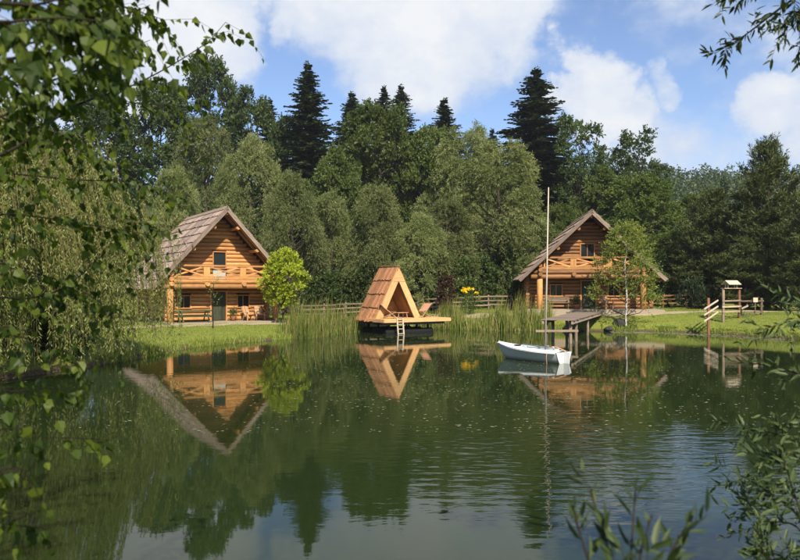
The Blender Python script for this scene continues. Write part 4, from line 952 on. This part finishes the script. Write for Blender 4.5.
class Near:
    """branches drawn as tubes, twigs hanging off them, leaves on stalks along the twigs"""
    def __init__(s, seed): s.rg = np.random.default_rng(seed); s.rr = random.Random(seed); s.wood = MB(); s.P = []; s.A = []; s.N = []; s.L = []; s.W = []
    def leaf(s, p, a, n, L, W): s.P.append(p); s.A.append(a); s.N.append(n); s.L.append(L); s.W.append(W)
    def branch(s, pts, r0, r1, twigs, tl, nleaf, L, W, droop=.5, spread=.6, leaf_from=.2, stalk=.3):
        p = bez(pts); n = len(p); s.wood.tube(p, [r0+(r1-r0)*i/(n-1) for i in range(n)], 6, False); rr = s.rr
        for k in range(twigs):
            q = leaf_from+(1-leaf_from)*((k+rr.random())/twigs); i = min(n-2, int(q*(n-1))); a = p[i].lerp(p[i+1], q*(n-1)-i); t = (p[i+1]-p[i]).normalized()
            d = (t*.75+Vector((rr.gauss(0, 1), rr.gauss(0, 1), rr.gauss(0, 1)))*spread+Vector((0, 0, -droop*.5))).normalized(); ln = tl*rr.uniform(.5, 1.3)
            b = a+d*ln*.5; c = a+d*ln+Vector((0, 0, -droop*ln*.45)); s.wood.tube([a, b, c], [max(.0012, r1*.7), max(.001, r1*.5), .0008], 4, False)
            s.leaves([a, b, c], nleaf, L, W, droop, stalk)
        s.leaves(p[int(n*.7):], max(3, nleaf), L, W, droop, stalk)
    def leaves(s, path, m, L, W, droop, stalk):
        rr = s.rr; n = len(path)-1
        for j in range(m):
            q = (j+rr.random())/m*.999; i = min(n-1, int(q*n)); a = path[i].lerp(path[i+1], q*n-i); t = (path[i+1]-path[i]).normalized()
            sd = t.cross(Vector((rr.gauss(0, 1), rr.gauss(0, 1), rr.gauss(0, 1)))).normalized()
            ax = (t*.55+sd*.75+Vector((0, 0, -droop*1.2))).normalized(); l = L*rr.uniform(.65, 1.2); st = l*stalk; b = a+ax*st
            nn = Vector((rr.gauss(0, .8), rr.gauss(0, .8)-.3, rr.gauss(.5, .6)))
            s.leaf(b, ax+Vector((rr.gauss(0, .2), rr.gauss(0, .2), -droop*.3)), nn, l, W*l/L*rr.uniform(.85, 1.15))
    def build(s, root, shape, lm, bm_):
        s.wood.build('branches', bm_, root)
        P, A, Nn = (np.array([tuple(v) for v in q]) for q in (s.P, s.A, s.N)); V = shape(P, A, Nn, np.array(s.L), np.array(s.W)); tn = s.rg.random(len(P)); o = quads('leaves', V, np.tile(tn, 4), lm, root)
        return len(P)

bx, by = -3.3, 1.3
br = tag(empty('birch_tree', (0, 0, 0)), 'near birch whose dark leafy branches hang into the left of the picture', 'tree')
nb_ = Near(301); T0 = Vector((bx, by, gz(bx, by)-.3))
nb_.wood.tube([T0, T0+Vector((.05, .05, 2)), T0+Vector((.15, .15, 4)), T0+Vector((.1, .2, 7)), T0+Vector((.2, .1, 9.5))], [.16, .13, .11, .07, .03], 12)
def off(zh, q=0): return T0+Vector((.08, .08, zh))
# (branch points in photo pixels and metres away), thickness, twig count, twig length, leaves per twig
NB = [
 ([(-70,20,1.5),(0,22,1.55),(60,18,1.6),(110,22,1.7)], .010, 12, .16, 9, 3.2),
 ([(-70,-10,1.9),(20,-25,2.0),(80,0,2.1),(130,30,2.3)], .010, 14, .24, 9, 3.3),
 ([(-70,110,2.2),(10,120,2.4),(60,135,2.6),(110,160,2.8)], .009, 12, .26, 8, 2.5),
 ([(-70,70,1.9),(20,85,2.1),(70,75,2.2),(120,65,2.4)], .009, 12, .22, 8, 2.6),
 ([(-90,150,2.0),(0,155,2.3),(75,106,2.8),(140,82,3.1),(202,46,3.4),(226,22,3.5)], .016, 9, .22, 7, 2.6),
 ([(-60,120,2.2),(30,90,2.6),(100,60,3.0),(150,40,3.3)], .012, 12, .30, 9, 2.9),
 ([(-60,60,1.7),(20,45,1.9),(90,30,2.1),(150,5,2.4)], .012, 15, .22, 10, 3.2),
 ([(-60,0,1.6),(30,5,1.7),(80,-10,1.8),(130,-30,2.0)], .012, 15, .22, 10, 3.3),
 ([(-60,-40,2.0),(60,-20,2.5),(120,5,2.8),(165,20,3.0)], .010, 12, .28, 9, 3.4),
 ([(-60,90,2.6),(20,75,3.0),(90,95,3.4),(160,105,3.7),(205,100,3.9)], .010, 12, .34, 8, 2.7),
 ([(-60,168,2.4),(15,174,2.8),(80,180,3.1),(140,182,3.3),(172,196,3.4)], .010, 11, .28, 7, 2.3),
 ([(-60,215,2.3),(20,215,2.6),(90,225,2.9),(150,235,3.2)], .009, 10, .26, 7, 2.0),
 ([(-70,300,2.4),(30,298,2.8),(75,280,3.0),(115,238,3.2),(132,222,3.3)], .010, 10, .24, 7, 1.7),
 ([(-60,265,2.2),(10,268,2.5),(70,285,2.8),(120,315,3.0)], .008, 10, .26, 7, 1.6),
 ([(-60,330,2.0),(10,335,2.2),(60,350,2.5),(85,365,2.6)], .008, 9, .22, 7, 1.3),
 ([(-60,395,1.9),(10,392,2.1),(50,388,2.3),(75,395,2.4)], .008, 6, .14, 5, 1.0),
 ([(-50,435,1.9),(20,437,2.1),(70,438,2.3),(112,440,2.5)], .007, 6, .12, 5, .8),
 ([(-50,520,1.6),(10,525,1.8),(44,528,1.95)], .007, 4, .12, 4, .6),
 ([(-50,480,1.5),(-15,470,1.6),(12,474,1.7)], .007, 5, .14, 5, .7),
]
for pts, r, tw, tl, nl, zh in NB:
    w = [tuple(PX(x, y, d*1.25)) for x, y, d in pts]; w = [tuple(T0+Vector((.08, .08, w[0][2]-T0.z-.15)))]+w
    nb_.branch(w, r*(.6 if pts[0][1] < 320 else .35), .0016, tw+7 if pts[0][1] < 320 else tw, tl, nl, .050, .041, .75, .55, .30)
# the rest of its crown, above and behind the picture's left edge
for i in range(46):
    a = nb_.rr.uniform(2.0, 5.4); zh = nb_.rr.uniform(2.4, 8.8); ln = nb_.rr.uniform(1.2, 2.6)*(1-.05*zh); c = T0+Vector((.1, .1, zh)); e = c+Vector((math.cos(a)*ln, math.sin(a)*ln, ln*.35-.2))
    nb_.branch([c, c.lerp(e, .5)+Vector((0, 0, .15)), e], .014, .003, 11, .5, 11, .065, .052, .7, .7, .25)
for i in range(16):
    a = nb_.rr.uniform(-.5, 1.8); zh = nb_.rr.uniform(4.6, 9.0); ln = nb_.rr.uniform(1.0, 2.0); c = T0+Vector((.1, .1, zh)); e = c+Vector((math.cos(a)*ln, math.sin(a)*ln, ln*.5))
    nb_.branch([c, c.lerp(e, .5)+Vector((0, 0, .15)), e], .014, .003, 11, .45, 11, .065, .052, .6, .7, .25)
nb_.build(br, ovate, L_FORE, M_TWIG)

# willow shrub on the near bank, right of the camera
ws = tag(empty('willow_shrub', (0, 0, 0)), 'near willow shrub with narrow leaves at the lower right edge', 'shrub'); nw = Near(302); B0 = Vector((2.75, 2.2, gz(2.75, 2.2)-.2))
for pts, tw, tl, nl in [
 ([(835,620,3.3),(815,540,3.3),(780,500,3.4),(742,476,3.5)], 9, .16, 9), ([(840,560,3.2),(820,470,3.3),(790,440,3.4),(742,425,3.5)], 10, .16, 9),
 ([(840,600,3.2),(800,530,3.2),(765,520,3.3),(745,500,3.4)], 9, .16, 9), ([(850,480,3.4),(820,390,3.6),(785,370,3.8),(745,362,4.0)], 6, .14, 6),
 ([(850,420,3.5),(830,350,3.8),(800,322,4.0),(760,330,4.1)], 6, .14, 7), ([(850,400,3.4),(820,330,3.8),(800,300,4.0),(770,305,4.2)], 4, .16, 6),
 ([(830,640,3.0),(800,580,3.0),(770,560,3.1),(755,545,3.1)], 9, .15, 9), ([(840,640,3.0),(815,560,3.0),(790,480,3.1),(780,455,3.2)], 9, .15, 9)]:
    w = [tuple(B0)]+[tuple(B0.lerp(PX(*pts[0]), .55)+Vector((.05, 0, .1)))]+[tuple(PX(*p)) for p in pts]; nw.branch(w, 0.008, .0018, tw*2, tl*1.15, nl+3, .062, .016, .05, .6, .45, .06)
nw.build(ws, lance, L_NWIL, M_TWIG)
w2 = tag(empty('willow_sprouts', (0, 0, 0)), 'blurred willow sprouts reaching up at the bottom right of centre', 'shrub'); nw = Near(303); B0 = Vector((.55, 1.25, gz(.55, 1.25)-.2))
for pts, tw, nl in [([(625,640,1.5),(615,590,1.55),(606,540,1.6),(590,490,1.65)], 3, 5), ([(630,650,1.45),(628,600,1.5),(632,540,1.6),(636,480,1.65)], 2, 4),
 ([(660,660,1.5),(662,600,1.55),(668,560,1.6),(690,520,1.65)], 3, 5), ([(655,660,1.4),(650,600,1.5),(640,560,1.55),(652,515,1.6)], 2, 4), ([(600,640,1.5),(596,590,1.5),(585,550,1.6),(572,505,1.65)], 2, 4)]:
    w = [tuple(B0)]+[tuple(B0.lerp(PX(*pts[0]), .5))]+[tuple(PX(*p)) for p in pts]; nw.branch(w, .006, .0018, tw, .07, nl, .066, .015, -.25, .45, .66, .06)
nw.build(w2, lance, L_NWIL, M_TWIG)
# overhanging willow, top right
w3 = tag(empty('willow_tree', (0, 0, 0)), 'near willow whose dark twigs hang into the top right corner', 'tree'); nw = Near(304); T1 = Vector((4.6, 2.6, gz(4.6, 2.6)-.3))
nw.wood.tube([T1, T1+Vector((.05, .05, 2.2)), T1+Vector((-.1, .15, 4.2)), T1+Vector((.1, .1, 6.5))], [.15, .12, .09, .04], 10)
for pts, tw, tl, nl in [([(880,-90,4.0),(830,-30,4.1),(775,12,4.2),(745,35,4.3),(714,54,4.4)], 7, .14, 7), ([(880,-100,3.8),(820,-40,3.9),(770,-10,4.0),(738,-12,4.1)], 9, .18, 8), ([(880,-60,3.9),(840,-10,3.9),(800,10,4.0),(782,28,4.0)], 9, .16, 8),
 ([(870,-20,4.2),(830,10,4.2),(808,30,4.2),(796,58,4.2)], 6, .10, 7), ([(880,-120,4.2),(810,-70,4.2),(745,-30,4.2),(722,-4,4.3)], 7, .12, 6)]:
    w = [tuple(T1+Vector((0, .1, 4.4)))]+[tuple(PX(*p)) for p in pts]; nw.branch(w, .014, .002, tw*2, tl, nl+1, .066, .018, .2, .6, .4, .06)
for i in range(40):
    a = nw.rr.uniform(-2.6, 1.0); zh = nw.rr.uniform(3.0, 6.4); ln = nw.rr.uniform(1.0, 2.0); c = T1+Vector((0, .1, zh)); e = c+Vector((math.cos(a)*ln, math.sin(a)*ln, ln*.4))
    nw.branch([c, c.lerp(e, .5)+Vector((0, 0, .12)), e], .012, .003, 9, .4, 11, .075, .018, .3, .7, .3, .06)
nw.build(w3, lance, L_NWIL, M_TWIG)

# ------------------------------------------------------------------ air: faint summer haze
hz = MB().box((0, 360, 48), (1500, 800, 100)).build('haze', Mat('unused').m); tag(hz, 'faint pale summer haze filling the valley air', 'haze', kind='stuff')
hmat = bpy.data.materials.new('haze_air'); hmat.use_nodes = True; ht = hmat.node_tree; ht.nodes.clear()
pv = ht.nodes.new('ShaderNodeVolumePrincipled'); pv.inputs['Color'].default_value = (.86, .92, 1, 1); pv.inputs['Density'].default_value = 0.0002; pv.inputs['Anisotropy'].default_value = .2
ho = ht.nodes.new('ShaderNodeOutputMaterial'); ht.links.new(pv.outputs[0], ho.inputs['Volume']); hz.data.materials.clear(); hz.data.materials.append(hmat)
